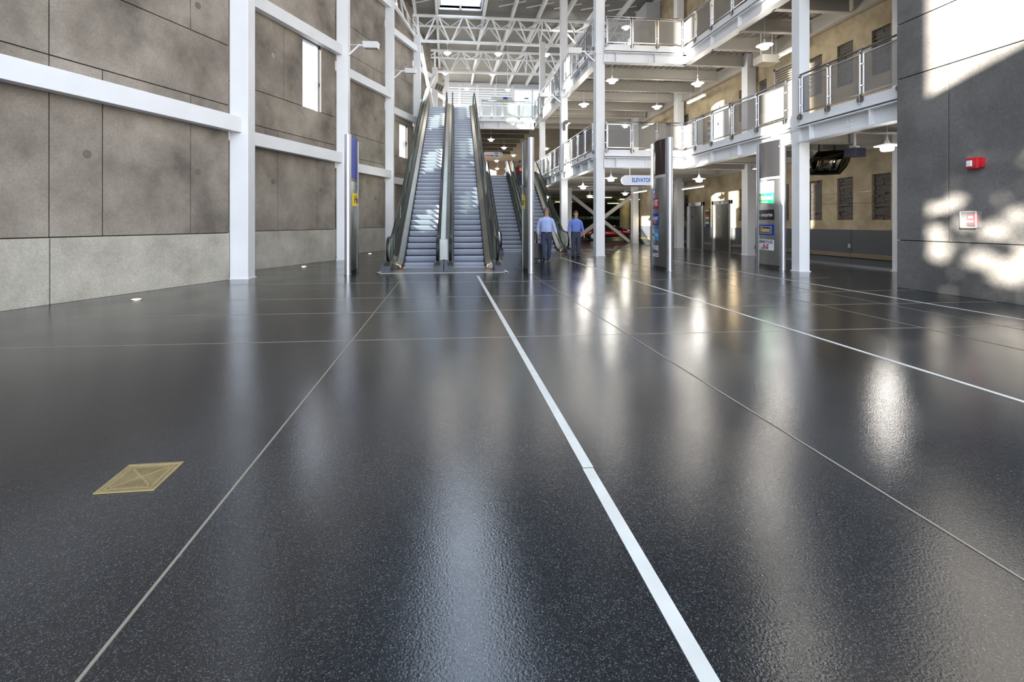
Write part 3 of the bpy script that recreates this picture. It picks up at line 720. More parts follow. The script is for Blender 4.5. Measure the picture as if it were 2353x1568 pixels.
o = thing('escalator_landing_plate', 'grey metal floor plate at the foot of the short escalators', 'floor plate', (3.8, 20.2, 0))
part('plate', B().box(-1.6, 2.0, -.3, .6, .001, .006), 'plate', o)
o = thing('notice_board', 'white paper notice standing between the two big escalators', 'notice', (-.09, 13.75, 0))
part('stand', B().box(-.03, .03, -.02, .02, 0, .3), 'chrome', o); part('sheet', B().box(-.115, .115, -.03, -.02, .26, .84), 'plaque', o); part('holder', B().box(-.12, .12, -.02, 0, .22, .86), 'sign_grey', o)

# ------------------------------------------------------------------ sign pylons
def pylon(label, X, Y0, H, face, bands, signs, L=.95):
    """chrome tube at each end, bulged sheet on both long sides; face=-1 looks to -x, 1 to +x"""
    t = thing('sign_pylon', label, 'pylon', (X, Y0, 0)); bul = .085; chord = L - .02
    def arc(s, side, off=0):                       # s in 0..1 from the near tube to the far one
        y = .04 + s * (chord); k = 4 * s * (1 - s); return (side * (.045 + bul * k + off), y)
    for y in (0, L + .06): part('end_tube', B().lathe([(.085, 0), (.085, H + (.02 if y == 0 else 0))], 20, (0, y, 0)), 'tube_steel', t, True)
    def sheet(side, s0, s1, z0, z1, off=0, n=14):
        vs = []; m = n + 1
        for z in (z0, z1):
            for i in range(m): a = arc(s0 + (s1 - s0) * i / n, side, off); vs.append((a[0], a[1], z))
        fs = [(i, i + 1, m + i + 1, m + i) for i in range(n)]
        return B().add(vs, [f if side < 0 else f[::-1] for f in fs])
    for side in (-1, 1):
        for z0, z1, m in bands: part('face_sheet', sheet(side, 0, 1, z0, z1), m, t, True)
        part('base_trim', sheet(side, 0, 1, 0, .1, .004), 'steel_dark', t, True)
    cap = [arc(i / 14, -1) for i in range(15)] + [arc(1 - i / 14, 1) for i in range(15)]
    part('cap', B().prism(cap, H, H + .015, 'z'), 'black', t)
    part('core', B().prism([(p[0] * .85, p[1]) for p in cap], .02, H - .01, 'z'), 'steel_dark', t)
    part('floor_ring', B().lathe([(.11, 0), (.11, .012)], 16), 'steel', t)
    for s0, s1, z0, z1, m, texts in signs:
        pl = part('sign_plate', sheet(face, s0, s1, z0, z1, .004), m, t, True)
        for it in texts:
            if it[0] == 'rect':                       # ('rect', u0,u1,v0,v1, mat) as fractions from the left edge
                _, u0, u1, v0, v1, mm = it[:6]
                if face < 0: a, c = s1 - (s1 - s0) * u0, s1 - (s1 - s0) * u1
                else: a, c = s0 + (s1 - s0) * u0, s0 + (s1 - s0) * u1
                part('sign_block', sheet(face, min(a, c), max(a, c), z0 + (z1 - z0) * v0, z0 + (z1 - z0) * v1, .006 + it[6] if len(it) > 6 else .006), mm, pl, True); continue
            s, size, shear, bold, width, du, dv, mm = it
            vs, fs = text2d(s, size, shear, bold, width)
            cz = (z0 + z1) / 2 + dv; cs = (s0 + s1) / 2; out = []
            for u, v in vs:
                q = (u + du) / chord; a = arc(cs - q if face < 0 else cs + q, face, .0095); out.append((a[0], a[1], cz + v))
            part('lettering', B().add(out, fs), mm, pl)
    return t
wheelchair = [('rect', .32, .42, .78, .95, 'blue_text'), ('rect', .32, .42, .35, .75, 'blue_text'), ('rect', .32, .65, .35, .45, 'blue_text'), ('rect', .62, .72, .1, .42, 'blue_text'), ('rect', .2, .28, .1, .5, 'blue_text'), ('rect', .22, .6, .03, .12, 'blue_text')]
pylon('chrome-edged pylon at left with a deep blue top and yellow panel', -2.55, 12.38, 3.6, 1,
      [(.1, 2.42, 'steel'), (2.42, 2.5, 'steel_dark'), (2.5, 3.6, 'blue')],
      [(.1, .98, 1.78, 2.12, 'sign_yellow', [('Hertz', .28, .25, .006, .66, 0, 0, 'ink')]),
       (.35, .75, 2.18, 2.38, 'steel', [('rect', .3, .6, .5, .9, 'blue_text'), ('rect', .4, .5, .0, .5, 'blue_text')])])
pylon('narrow chrome pylon hiding part of the short escalators, yellow panel low on it', 2.24, 12.38, 3.6, -1,
      [(.1, 2.3, 'steel'), (2.3, 3.6, 'chrome')],
      [(.25, .98, 1.72, 2.1, 'sign_yellow', [('Hertz', .26, .25, .006, .5, 0, 0, 'ink')]),
       (.35, .75, 2.15, 2.4, 'steel', [('rect', .3, .6, .5, .9, 'blue_text'), ('rect', .4, .5, .0, .5, 'blue_text')])])
pylon('pylon with dark maroon top and red, blue and white company panels', 6.14, 12.45, 3.68, -1,
      [(.1, 2.62, 'steel'), (2.62, 2.7, 'strip_white'), (2.7, 3.68, 'maroon_band')],
      [(.4, .96, 2.16, 2.5, 'steel', wheelchair),
       (.4, .99, 1.74, 2.06, 'sign_red', [('AVIS', .25, .25, .008, .5, 0, 0, 'sign_white')]),
       (.4, .99, 1.27, 1.6, 'blue', [('Budget', .19, .15, .006, .5, 0, .04, 'sign_white'), ('rect', .4, .8, .12, .24, 'orange'), ('rect', .45, .9, .24, .3, 'orange')]),
       (.4, .99, .83, 1.15, 'sign_white', [('Dollar', .12, .1, .003, .24, -.13, 0, 'ink'), ('rect', .5, 1, 0, 1, 'light_blue'), ('Thrifty', .13, .2, .004, .25, .14, 0, 'sign_white')]),
       (.4, .99, .36, .68, 'sign_white', [('Payless', .2, 0, .004, .52, 0, 0, 'ink'), ('CAR RENTAL', .04, 0, 0, .2, .12, .1, 'ink'), ('rect', .55, .95, .1, .17, 'sign_red')])])
pylon('rightmost pylon with green, black, blue and white company panels', 9.56, 12.55, 3.72, -1,
      [(.1, 2.62, 'steel'), (2.62, 2.68, 'strip_white'), (2.68, 3.72, 'sign_black')],
      [(.2, .98, 2.22, 2.56, 'sign_white', [('rect', .4, .46, .62, .85, 'sky_blue'), ('rect', .54, .6, .62, .85, 'sky_blue'), ('rect', .46, .54, .5, .66, 'sky_blue'), ('rect', .4, .6, .1, .4, 'sky_blue'), ('rect', .44, .56, .2, .3, 'sign_white', .003)]),
       (.2, .98, 1.9, 2.21, 'green', [('National', .18, 0, .005, .5, .07, .02, 'sign_white'), ('rect', .05, .16, .4, .75, 'sign_yellow'), ('rect', 0, .7, .12, .2, 'sign_white')]),
       (.2, .98, 1.42, 1.72, 'sign_black', [('enterprise', .15, .1, .003, .5, .06, 0, 'sign_white'), ('rect', .03, .15, .35, .65, 'green')]),
       (.2, .98, .97, 1.28, 'blue', [('rect', .12, .88, .16, .2, 'sign_yellow'), ('rect', .12, .88, .8, .84, 'sign_yellow'), ('rect', .12, .15, .16, .84, 'sign_yellow'), ('rect', .85, .88, .16, .84, 'sign_yellow'), ('Alamo', .18, 0, .006, .46, 0, 0, 'sign_yellow')]),
       (.2, .98, .53, .84, 'sign_white', [('ADVANTAGE', .13, 0, .002, .66, 0, .08, 'ink'), ('E-Z', .13, .1, .006, .26, .05, -.04, 'sign_red'), ('RENT-A-CAR', .055, 0, .002, .34, 0, -.11, 'ink')])])

# ------------------------------------------------------------------ hanging signs
def pill(b, x0, x1, z0, z1, y0, y1):
    r = (z1 - z0) / 2; zc = (z0 + z1) / 2
    poly = [(x0 + r - r * math.sin(a), zc + r * math.cos(a)) for a in [math.pi * i / 10 for i in range(11)]] + [(x1 - r + r * math.sin(a), zc - r * math.cos(a)) for a in [math.pi * i / 10 for i in range(11)]]
    return b.prism(poly, y0, y1, 'y')
def flat_text(root, s, size, x, y, z, m, off, shear=0, bold=0, width=None):
    vs, fs = text2d(s, size, shear, bold, width); part('lettering', B().add([(u + x, y, v + z) for u, v in vs], fs), m, root, off=off)
o = (7.9, 18.08, 3.03); t = thing('hanging_sign', 'rounded white elevator sign hung under the lower gallery', 'sign', o)
bd_ = part('board', pill(B(), 6.92, 8.95, 2.83, 3.23, 18.06, 18.14), 'sign_white', t, off=o)
flat_text(bd_, 'ELEVATOR', .23, 7.75, 18.054, 3.03, 'blue_text', o, bold=.008, width=.82)
for x in (7.28, 8.6): part('hanger_rod', B().tube([(x, 18.1, 3.2), (x, 18.1, 3.54)], .018), 'white', t, True, o)
ic = B().ball((8.62, 18.05, 3.13), (.03, .006, .03), 8, 4).beam((8.62, 18.052, 3.1), (8.63, 18.052, 2.99), .012, .035, up=(0, 1, 0)).beam((8.62, 18.052, 2.98), (8.72, 18.052, 2.98), .012, .03).beam((8.72, 18.052, 2.98), (8.76, 18.052, 2.9), .012, .03)
for i in range(8):
    a = math.pi * (1 + i / 6); c = math.pi * (1 + (i + 1) / 6)
    ic.beam((8.63 + .085 * math.cos(a), 18.052, 2.96 + .085 * math.sin(a)), (8.63 + .085 * math.cos(c), 18.052, 2.96 + .085 * math.sin(c)), .012, .02)
part('wheelchair_symbol', ic, 'blue_text', bd_, off=o)
o = (3.2, 33, 6.15); t = thing('hanging_sign', 'grey rounded direction sign with red and blue boxes above the short escalators', 'sign', o)
bd_ = part('board', pill(B(), 2.56, 3.96, 5.97, 6.34, 33, 33.06), 'sign_grey', t, off=o)
for x0, x1, z0, z1, m in ((2.66, 3.0, 6.02, 6.12, 'sign_red'), (3.03, 3.32, 6.02, 6.12, 'blue'), (3.37, 3.62, 6.21, 6.29, 'blue'), (3.39, 3.64, 6.02, 6.11, 'ink')): part('sign_block', B().box(x0, x1, 32.992, 33, z0, z1), m, bd_, off=o)
for z in (6.25, 6.06): part('arrow', B().prism([(3.74, z - .05), (3.8, z), (3.78, z), (3.78, z + .05), (3.84, z + .05), (3.84, z), (3.86, z)], 32.992, 33, 'y'), 'ink', bd_, off=o)
for x in (2.9, 3.6): part('hanger_rod', B().tube([(x, 33.03, 6.3), (x, 33.03, 8.27)], .012), 'steel_dark', t, True, o)
o = (3.9, 33, 10.06); t = thing('hanging_sign', 'grey rounded sign with blue and yellow boxes above the upper landing', 'sign', o)
bd_ = part('board', pill(B(), 3.1, 4.66, 9.85, 10.26, 33, 33.06), 'sign_grey', t, off=o)
for x0, x1, z0, z1, m in ((3.98, 4.3, 10.08, 10.24, 'blue'), (4.0, 4.2, 9.88, 10.02, 'sign_yellow'), (4.34, 4.6, 9.88, 10.02, 'sign_white'), (4.4, 4.6, 10.1, 10.22, 'grey_paint')): part('sign_block', B().box(x0, x1, 32.99, 33, z0, z1), m, bd_, off=o)
for x in (3.5, 4.3): part('hanger_rod', B().tube([(x, 33.03, 10.2), (x, 33.03, 14.56)], .012), 'white', t, True, o)

# ------------------------------------------------------------------ pendant lamps
def lamp_proto(glow, label, group):
    t = thing('pendant_lamp', label, 'lamp', (0, 0, 0), 0, group)
    part('cord', B().tube([(0, 0, .25), (0, 0, 1)], .008, 6), 'white', t)
    part('canopy', B().lathe([(.06, -.05), (.07, 0)], 12), 'white', t, True)
    part('cone_cap', B().lathe([(.06, .07), (.05, .13), (.025, .17), (.015, .25)], 14), 'white', t, True)
    part('disc_shade', B().lathe([(.06, .085), (.15, .06), (.25, .035), (.25, .025), (.15, .03), (.09, .04)], 20), 'lamp_white', t, True)
    part('glass_bowl', B().lathe([(.10, .04), (.13, .0), (.13, -.06), (.11, -.09), (.04, -.10)], 16), glow, t, True)
    return t
PL = {}
def lamp(x, y, z, zc, label, group, glow='lamp_glow', power=0, col=(1, .95, .88)):
    if glow not in PL:
        PL[glow] = lamp_proto(glow, label, group); r = PL[glow]; r.location = (x, y, z)
    else:
        r = dup(PL[glow], (x, y, z), label); r['group'] = group
    for c in r.children:
        n = c.name.split('.')[0]
        if n == 'cord': c.scale = (1, 1, zc - z); c.location = (0, 0, 0)
        if n == 'canopy': c.location = (0, 0, zc - z)
    if power:
        ld = bpy.data.lights.new('bulb', 'POINT'); ld.energy = power; ld.color = col; ld.shadow_soft_size = .13; lo = bpy.data.objects.new('bulb', ld); C.objects.link(lo); lo.location = (0, 0, -.2); lo.parent = r
    return r
GA, GB, GC, GD = 'pendant lamps under the upper gallery', 'pendant lamps under the lower gallery', 'pendant lamps under the upper landing', 'pendant lamps hung from the roof'
PU, PLW = 45, 9
for x, y, la in ((6.69, 18.5, 'lit pendant lamp under the upper gallery, just right of the corner column'), (10.39, 18.6, 'lit pendant lamp under the upper gallery, over the bend of the lower railing'),
                 (6.68, 22.4, 'lit pendant lamp under the upper gallery, just left of the corner column'), (10.44, 22.5, 'lit pendant lamp under the upper gallery, second from the bend, before the beige wall'),
                 (10.62, 27.1, 'lit pendant lamp under the upper gallery, behind the lower mid railing'), (10.33, 14.4, 'largest pendant lamp under the upper gallery, left of the right-hand column'),
                 (6.92, 26.8, 'lit pendant lamp under the upper gallery, beside the black security camera')):
    lamp(x, y, 7.1, 8.35, la, GA, power=PU)
for x, y, la in ((6.59, 18.35, 'bright pendant lamp under the lower gallery, left of the elevator sign'), (6.73, 22.7, 'bright pendant lamp under the lower gallery, left of the corner column'),
                 (10.8, 27.6, 'pendant lamp under the lower gallery, at the head of the garage cross brace'), (9.53, 30.6, 'small pendant lamp under the lower gallery, touching the corner column edge'),
                 (10.31, 18.35, 'bright pendant lamp under the lower gallery, above the strip light by the elevators'), (10.38, 14.65, 'bright pendant lamp under the lower gallery, left of the rightmost pylon'),
                 (10.2, 10.0, 'nearest bright pendant lamp, against the edge of the right concrete wall'), (6.85, 31.7, 'pendant lamp above the head of the walking man')):
    lamp(x, y, 3.1, 4.15 if y < 31.4 else 4.14, la, GB, power=PLW)
for x, y, z, la in ((3.01, 31.9, 7.0, 'warm pendant lamp nearest under the upper landing'), (4.39, 35.9, 7.1, 'warm pendant lamp second back under the upper landing'), (5.69, 39.8, 7.1, 'warm pendant lamp above the rider on the short escalator'),
                    (4.63, 43.6, 7.1, 'warm pendant lamp below the grey direction sign'), (7.73, 36.0, 7.1, 'warm pendant lamp between the two slim inner columns'), (4.9, 45.6, 6.6, 'lower warm pendant lamp above the pale band of the far wall'), (5.2, 47.5, 5.8, 'lowest warm pendant lamp just over the short escalator head')):
    lamp(x, y, z, 8.25, la, GC, 'lamp_warm', 10, (1, .8, .6))
for x, y, z, zc, la in ((.03, 30, 12.15, 12.8, 'left pendant lamp of three under the nearer roof truss'), (3.29, 30, 12.2, 12.8, 'middle pendant lamp of three under the nearer roof truss'), (6.45, 30, 12.25, 12.8, 'right pendant lamp of three under the nearer roof truss'),
                        (-.13, 36, 12.75, 14.56, 'left pendant lamp in front of the farther roof truss'), (3.52, 36, 12.75, 14.56, 'middle pendant lamp in front of the farther roof truss'), (1.7, 40, 12.75, 14.56, 'left pendant lamp before the white louvers'), (5.23, 40, 12.75, 14.56, 'right pendant lamp before the white louvers'),
                        (9.45, 24, 11.65, 14.56, 'pendant lamp seen through the upper mid railing'), (7.73, 30.4, 14.0, 14.56, 'high pendant lamp behind the second inner column')):
    lamp(x, y, z, zc, la, GD, power=30)

# box floodlights on column arms
def flood(x, y, z, ax, ay, az, label, tilt=0):
    o = (ax, ay, az); t = thing('floodlight', label, 'floodlight', o); s = 1 if x > ax else -1
    part('arm', B().beam((ax, ay, az), (x - s * .45, ay, z - .02), .06, .06).beam((x - s * .47, ay, z), (x - s * .2, ay, z), .07, .07), 'white', t, off=o)
    part('stay_rod', B().tube([(ax, ay, z + .02), (x - s * .45, ay, z + .02)], .012, 6), 'white', t, off=o)
    a = rad(tilt); b = B()
    def R(u, v, w): return (x + u, y + v * math.cos(a) - w * math.sin(a), z + v * math.sin(a) + w * math.cos(a))
    hs = [R(u, v, w) for w, q in ((-.1, .92), (.12, 1)) for v in (-.28 * q, .28 * q) for u in (-.27 * q, .27 * q)]
    b.add(hs, [(0, 2, 3, 1), (4, 5, 7, 6), (0, 1, 5, 4), (2, 6, 7, 3), (0, 4, 6, 2), (1, 3, 7, 5)]); part('housing', b, 'white', t, off=o, bevel=.01)
    part('lens', B().add([R(u, v, -.106) for v in (-.22, .22) for u in (-.22, .22)], [(0, 2, 3, 1)]), 'cream', t, off=o)
GF = None
flood(-2.72, 17.2, 7.72, -3.53, 17.2, 7.35, 'white box floodlight on an arm above the blue pylon', 12)
flood(-1.75, 22.95, 8.68, -2.56, 22.95, 8.3, 'white box floodlight on an arm left of the escalator heads', 12)
flood(5.05, 18.35, 8.2, 5.93, 18.35, 7.8, 'larger white box floodlight on the left of the corner column', 14)
flood(4.95, 23.6, 7.86, 5.83, 23.6, 7.5, 'white box floodlight on the left of the second inner column', 10)
o = (-.85, 33.6, 11.3); t = thing('tilted_floodlight', 'dark tilted box light above the left escalator head', 'floodlight', o)
part('arm', B().tube([(-1.5, 33.6, 11.3), (-.6, 33.6, 11.3), (-.55, 33.2, 11.0)], .03), 'white', t, True, o)
m3 = Matrix.Translation((-.5, 33, 10.85)) @ Matrix.Rotation(rad(25), 4, 'Y') @ Matrix.Rotation(rad(-50), 4, 'X')
bx = B().box(-.3, .3, -.28, .28, -.1, .1); bx.v = [tuple(m3 @ Vector(v)) for v in bx.v]; part('housing', bx, 'cream', t, off=o)
for k in range(3):
    bx = B().box(-.25 + k * .18, -.12 + k * .18, -.22, .22, -.115, -.102); bx.v = [tuple(m3 @ Vector(v)) for v in bx.v]; part('louver_cell', bx, 'steel_dark', t, off=o)

# strip lights and boxes by the beige wall
def strip_light(x0, y0, x1, y1, z, zc, label):
    o = (x0, y0, z); t = thing('strip_light', label, 'strip light', o)
    part('housing', B().beam((x0, y0, z + .05), (x1, y1, z + .05), .16, .07), 'white', t, off=o)
    part('diffuser', B().beam((x0, y0, z - .005), (x1, y1, z - .005), .11, .05), 'tube_glow', t, off=o)
    for k in (.15, .85): x = x0 + (x1 - x0) * k; y = y0 + (y1 - y0) * k; part('suspension_wire', B().tube([(x, y, z + .08), (x, y, zc)], .006, 5), 'white', t, off=o)
strip_light(11.9, 22.2, 11.9, 20.7, 7.25, 8.35, 'pale long strip light under the upper gallery by the far wall column')
strip_light(11.85, 16.1, 11.85, 14.8, 7.3, 8.35, 'long strip light under the upper gallery beside the white unit box')
strip_light(12.1, 23.1, 12.1, 21.2, 3.05, 4.15, 'glowing strip light above the left elevator')
strip_light(10.7, 26, 10.7, 24.4, 3.05, 4.15, 'strip light under the lower gallery by the elevator sign')
strip_light(11.9, 27.6, 11.9, 26, 7.1, 8.35, 'strip light under the upper gallery behind the mid railing')
o = (11.2, 15.5, 7.05); t = thing('heater_box', 'small white unit box hung under the upper gallery', 'unit', o)
part('cabinet', B().box(10.9, 11.5, 15.3, 15.8, 6.92, 7.2), 'cream', t, off=o, bevel=.01); part('grille', B().box(11.5, 11.6, 15.35, 15.75, 6.96, 7.0).box(11.5, 11.6, 15.35, 15.75, 7.06, 7.1).box(11.5, 11.6, 15.35, 15.75, 7.14, 7.18), 'cream', t, off=o)
part('hanger_rod', B().tube([(10.98, 15.5, 7.2), (10.98, 15.5, 8.35)], .01).tube([(11.4, 15.5, 7.2), (11.4, 15.5, 8.35)], .01), 'white', t, off=o)
o = (12, 27.2, 14); t = thing('air_duct', 'grey square duct hanging at the top of the beige wall', 'duct', o)
part('duct_body', B().box(11.6, 12.46, 26.4, 27.9, 13.3, 14.22), 'grey_paint', t, off=o); part('flange', B().box(11.56, 12.48, 26.36, 27.94, 13.28, 13.34), 'grey_paint', t, off=o)

# ------------------------------------------------------------------ elevators and doors
def elevator(y0, y1, zb, label, dm='steel_dark'):
    o = (12.5, (y0 + y1) / 2, zb); t = thing('elevator_door', label, 'elevator door', o)
    part('door_frame', B().box(12.4, 12.52, y0, y0 + .14, zb, zb + 2.34).box(12.4, 12.52, y1 - .14, y1, zb, zb + 2.34).box(12.4, 12.52, y0, y1, zb + 2.16, zb + 2.34), 'steel', t, off=o, bevel=.008)
    ym = (y0 + y1) / 2
    for a, c in ((y0 + .14, ym - .004), (ym + .004, y1 - .14)): part('door_leaf', B().box(12.455, 12.49, a, c, zb + .01, zb + 2.16), dm, t, off=o)
    part('call_plate', B().box(12.445, 12.456, y1 - .5, y1 - .42, zb + 1.55, zb + 1.68), 'black', t, off=o)
    part('indicator', B().box(12.39, 12.41, ym - .1, ym + .1, zb + 2.2, zb + 2.29), 'chrome', t, off=o)
    part('sill', B().box(12.38, 12.5, y0, y1, zb, zb + .012), 'chrome', t, off=o)
elevator(19.5, 20.98, 0, 'right stainless elevator door on the ground floor')
elevator(21.75, 23.25, 0, 'left stainless elevator door on the ground floor')
elevator(19.5, 20.98, D1, 'elevator door coloured pale as if sunlit, behind the first floor railing, nearer one', 'louver')  # upper door leaves take a pale colour to stand for sunlight on them
elevator(21.75, 23.25, D1, 'elevator door coloured pale as if sunlit, behind the first floor railing, farther one', 'louver')
o = (12.5, 16.35, D1); t = thing('utility_door', 'white utility door with a louver over it behind the first floor railing', 'door', o)
part('door_frame', B().box(12.42, 12.52, 15.66, 15.74, D1, D1 + 2.9).box(12.42, 12.52, 16.72, 16.8, D1, D1 + 2.9).box(12.42, 12.52, 15.66, 16.8, D1 + 2.82, D1 + 2.9).box(12.42, 12.52, 15.66, 16.8, D1 + 2.1, D1 + 2.18), 'cream', t, off=o)
part('door_leaf', B().box(12.45, 12.49, 15.74, 16.72, D1 + .01, D1 + 2.1), 'cream', t, off=o); part('door_plate', B().box(12.435, 12.452, 15.95, 16.1, D1 + 1.15, D1 + 1.3), 'grey_paint', t, off=o)
for k in range(7): part('louver_blade', B().prism([(12.44, D1 + 2.2 + k * .085), (12.5, D1 + 2.25 + k * .085), (12.5, D1 + 2.27 + k * .085), (12.44, D1 + 2.22 + k * .085)], 15.74, 16.72, 'y'), 'cream', t, off=o)
def directory(y, zb, label):
    o = (12.44, y, zb); t = thing('wall_directory', label, 'sign', o)
    part('back_board', B().box(12.44, 12.5, y - .16, y + .16, zb + 1.12, zb + 2.0), 'ink', t, off=o)
    for i, m in enumerate(('blue', 'sign_white', 'green', 'sign_white', 'sign_red', 'sign_black', 'sign_yellow')):
        part('sign_panel', B().box(12.43, 12.44, y - .14, y + .14, zb + 1.15 + i * .12, zb + 1.25 + i * .12), m, t, off=o)
directory(21.4, 0, 'colourful company directory between the ground floor elevators'); directory(21.2, D1, 'colourful company directory between the first floor elevators')

# ------------------------------------------------------------------ right aisle and right wall fittings
o = (11, 12.6, 3.75); t = thing('safety_mirror', 'dark half-dome safety mirror on two black rods', 'mirror', o)
mat('dark_mirror', (.10, .085, .06), .05, 1)
rt = Vector((.75, -.66, 0)); fw = Vector((-.66, -.75, 0)); mc = Vector((11.0, 12.6, 3.07))
out = [(-.25, .36), (.1, .36), (.48, .34), (.53, .2), (.5, .02), (.42, -.15), (.27, -.35), (-.1, -.35), (-.43, -.33), (-.5, -.18), (-.5, .02), (-.4, .22)]
vs = []; b = B(); n = len(out); fs_ = [1, .93, .8, .6, .35, .12]
for f in fs_: vs += [mc + rt * (u * f) + Vector((0, 0, v * f)) + fw * (.34 * math.sqrt(max(0, 1 - f * f))) for u, v in out]
b.add(vs, [(i * n + k, i * n + (k + 1) % n, (i + 1) * n + (k + 1) % n, (i + 1) * n + k) for i in range(len(fs_) - 1) for k in range(n)] + [tuple((len(fs_) - 1) * n + k for k in range(n))])
part('mirror_dome', b, 'dark_mirror', t, True, o)
part('mirror_back', B().add([mc + rt * u + Vector((0, 0, v)) - fw * q for q in (0, .04) for u, v in out], [tuple(range(n))[::-1], tuple(range(n, 2 * n))] + [(i, (i + 1) % n, n + (i + 1) % n, n + i) for i in range(n)]), 'black', t, off=o)
for u in (-.22, .14):
    q = mc + rt * u + fw * .02; part('hanger_rod', B().tube([(q.x, q.y, 3.38), (q.x, q.y, 4.15)], .025), 'black', t, True, o)
o = (11, 11.72, 3.3); t = thing('ceiling_speaker', 'dark blue box speaker hanging on a white pole in the right aisle', 'speaker', o)
part('cabinet', B().prism([(11.52, 3.1), (11.9, 3.13), (11.9, 3.36), (11.52, 3.34)], 10.84, 11.14, 'x'), 'tv_case', t, off=o, bevel=.012); part('mount', B().box(10.94, 11.06, 11.62, 11.8, 3.35, 3.41), 'white', t, off=o); part('pole', B().tube([(11, 11.72, 3.4), (11, 11.72, 3.95)], [.035, .018], 8), 'white', t, True, o)
o = (9.3, 7.45, 2.39); t = thing('alarm_strobe', 'red fire alarm strobe box on the right concrete wall', 'alarm', o)
part('housing', B().box(9.2, 9.3, 7.35, 7.53, 2.29, 2.49), 'red', t, off=o, bevel=.01); part('strobe_lens', B().box(9.17, 9.2, 7.42, 7.5, 2.33, 2.44), 'sign_white', t, off=o, bevel=.01); part('rear_box', B().box(9.24, 9.3, 7.3, 7.36, 2.31, 2.47), 'red', t, off=o)
o = (9.3, 7.45, 1.4); t = thing('alarm_pull_station', 'red fire alarm pull box under a clear cover on the right wall', 'alarm', o)
part('pull_box', B().box(9.22, 9.3, 7.4, 7.53, 1.3, 1.5), 'red', t, off=o, bevel=.008); part('lever', B().box(9.2, 9.22, 7.42, 7.51, 1.35, 1.38), 'sign_white', t, off=o); part('label_plate', B().box(9.215, 9.22, 7.43, 7.5, 1.42, 1.46), 'sign_white', t, off=o)
part('clear_cover', B().box(9.16, 9.3, 7.34, 7.59, 1.26, 1.54), 'clear_cover', t, off=o, bevel=.015)
cf = B()
for z in (1.26, 1.54): cf.beam((9.17, 7.34, z), (9.17, 7.59, z), .012, .012)
for y in (7.34, 7.59): cf.beam((9.17, y, 1.26), (9.17, y, 1.54), .012, .012)
part('cover_frame', cf, 'sign_grey', t, off=o)
o = (5.95, 23.5, 6.2); t = thing('security_camera', 'small black security camera on the second inner column', 'camera', o)
part('bracket', B().tube([(6.0, 23.54, 6.5), (6.0, 23.3, 6.5)], .025), 'black', t, True, o); part('camera_body', B().box(5.9, 6.08, 22.95, 23.4, 6.35, 6.46).box(5.86, 5.94, 23.1, 23.3, 6.0, 6.35), 'black', t, off=o)
o = (5.5, 32.4, D2); t = thing('step_ladder', 'blue step ladder standing open on the upper landing', 'ladder', o)
for sx in (-1, 1):
    part('stile', B().beam((5.54 + sx * .26, 32.0, D2), (5.54 + sx * .13, 32.4, D2 + 1.55), .04, .06), 'ladder_blue', t, off=o); part('rear_leg', B().beam((5.54 + sx * .26, 32.9, D2), (5.54 + sx * .13, 32.45, D2 + 1.52), .035, .05), 'ladder_blue', t, off=o)
for k in range(1, 5): part('tread', B().box(5.3 + k * .025, 5.78 - k * .025, 32.0 + k * .075, 32.08 + k * .075, D2 + k * .31 - .02, D2 + k * .31), 'steel', t, off=o)
part('top_cap', B().box(5.38, 5.7, 32.33, 32.52, D2 + 1.54, D2 + 1.6), 'black', t, off=o)

# floor drain
o = (-1.61, 2.63, 0); t = thing('floor_drain', 'square brass floor drain grate set in the dark floor', 'drain', o, rad(1.5))
part('pit_shade', B().box(-.12, .12, -.12, .12, .0005, .0012), 'hole_shade', t)  # flat black sheet standing for the shade under the grate
fr = B()
for a in ((-.142, .142, -.142, -.122), (-.142, .142, .122, .142), (-.142, -.122, -.122, .122), (.122, .142, -.122, .122)): fr.box(a[0], a[1], a[2], a[3], 0, .006)
part('outer_frame', fr, 'brass', t, bevel=.002)
fr = B()
for a in ((-.119, .119, -.119, -.098), (-.119, .119, .098, .119), (-.119, -.098, -.098, .098), (.098, .119, -.098, .098)): fr.box(a[0], a[1], a[2], a[3], .001, .005)
fr.beam((-.1, -.1, .003), (.1, .1, .003), .012, .004); fr.beam((-.1, .1, .003), (.1, -.1, .003), .012, .004); fr.box(-.014, .014, -.014, .014, .001, .006)
part('grate_frame', fr, 'brass', t)
gb = B()
for i in range(-9, 10):
    c = i * .0105; l = abs(c) + .004
    for s in (-1, 1):
        gb.box(*sorted((s * l, s * .1)), c - .0032, c + .0032, .001, .0045) if abs(c) < .095 else None
        gb.box(c - .0032, c + .0032, *sorted((s * l, s * .1)), .001, .0045) if abs(c) < .095 else None
part('grate_bars', gb, 'brass', t)['kind'] = 'stuff'
for x, y, la in ((-5.39, 8.68, 'glowing round floor light by the nearest left panel'), (-4.33, 14.68, 'round floor light below the slot window panel'), (-3.3, 20.5, 'round floor light farthest back by the left wall')):
    t = thing('floor_uplight', la, 'floor light', (x, y, 0)); part('trim_ring', B().lathe([(.10, 0), (.10, .006), (.075, .008)], 20), 'steel', t, True); part('lens', B().lathe([(.075, .004), (.06, .012)], 20), 'uplight', t, True)

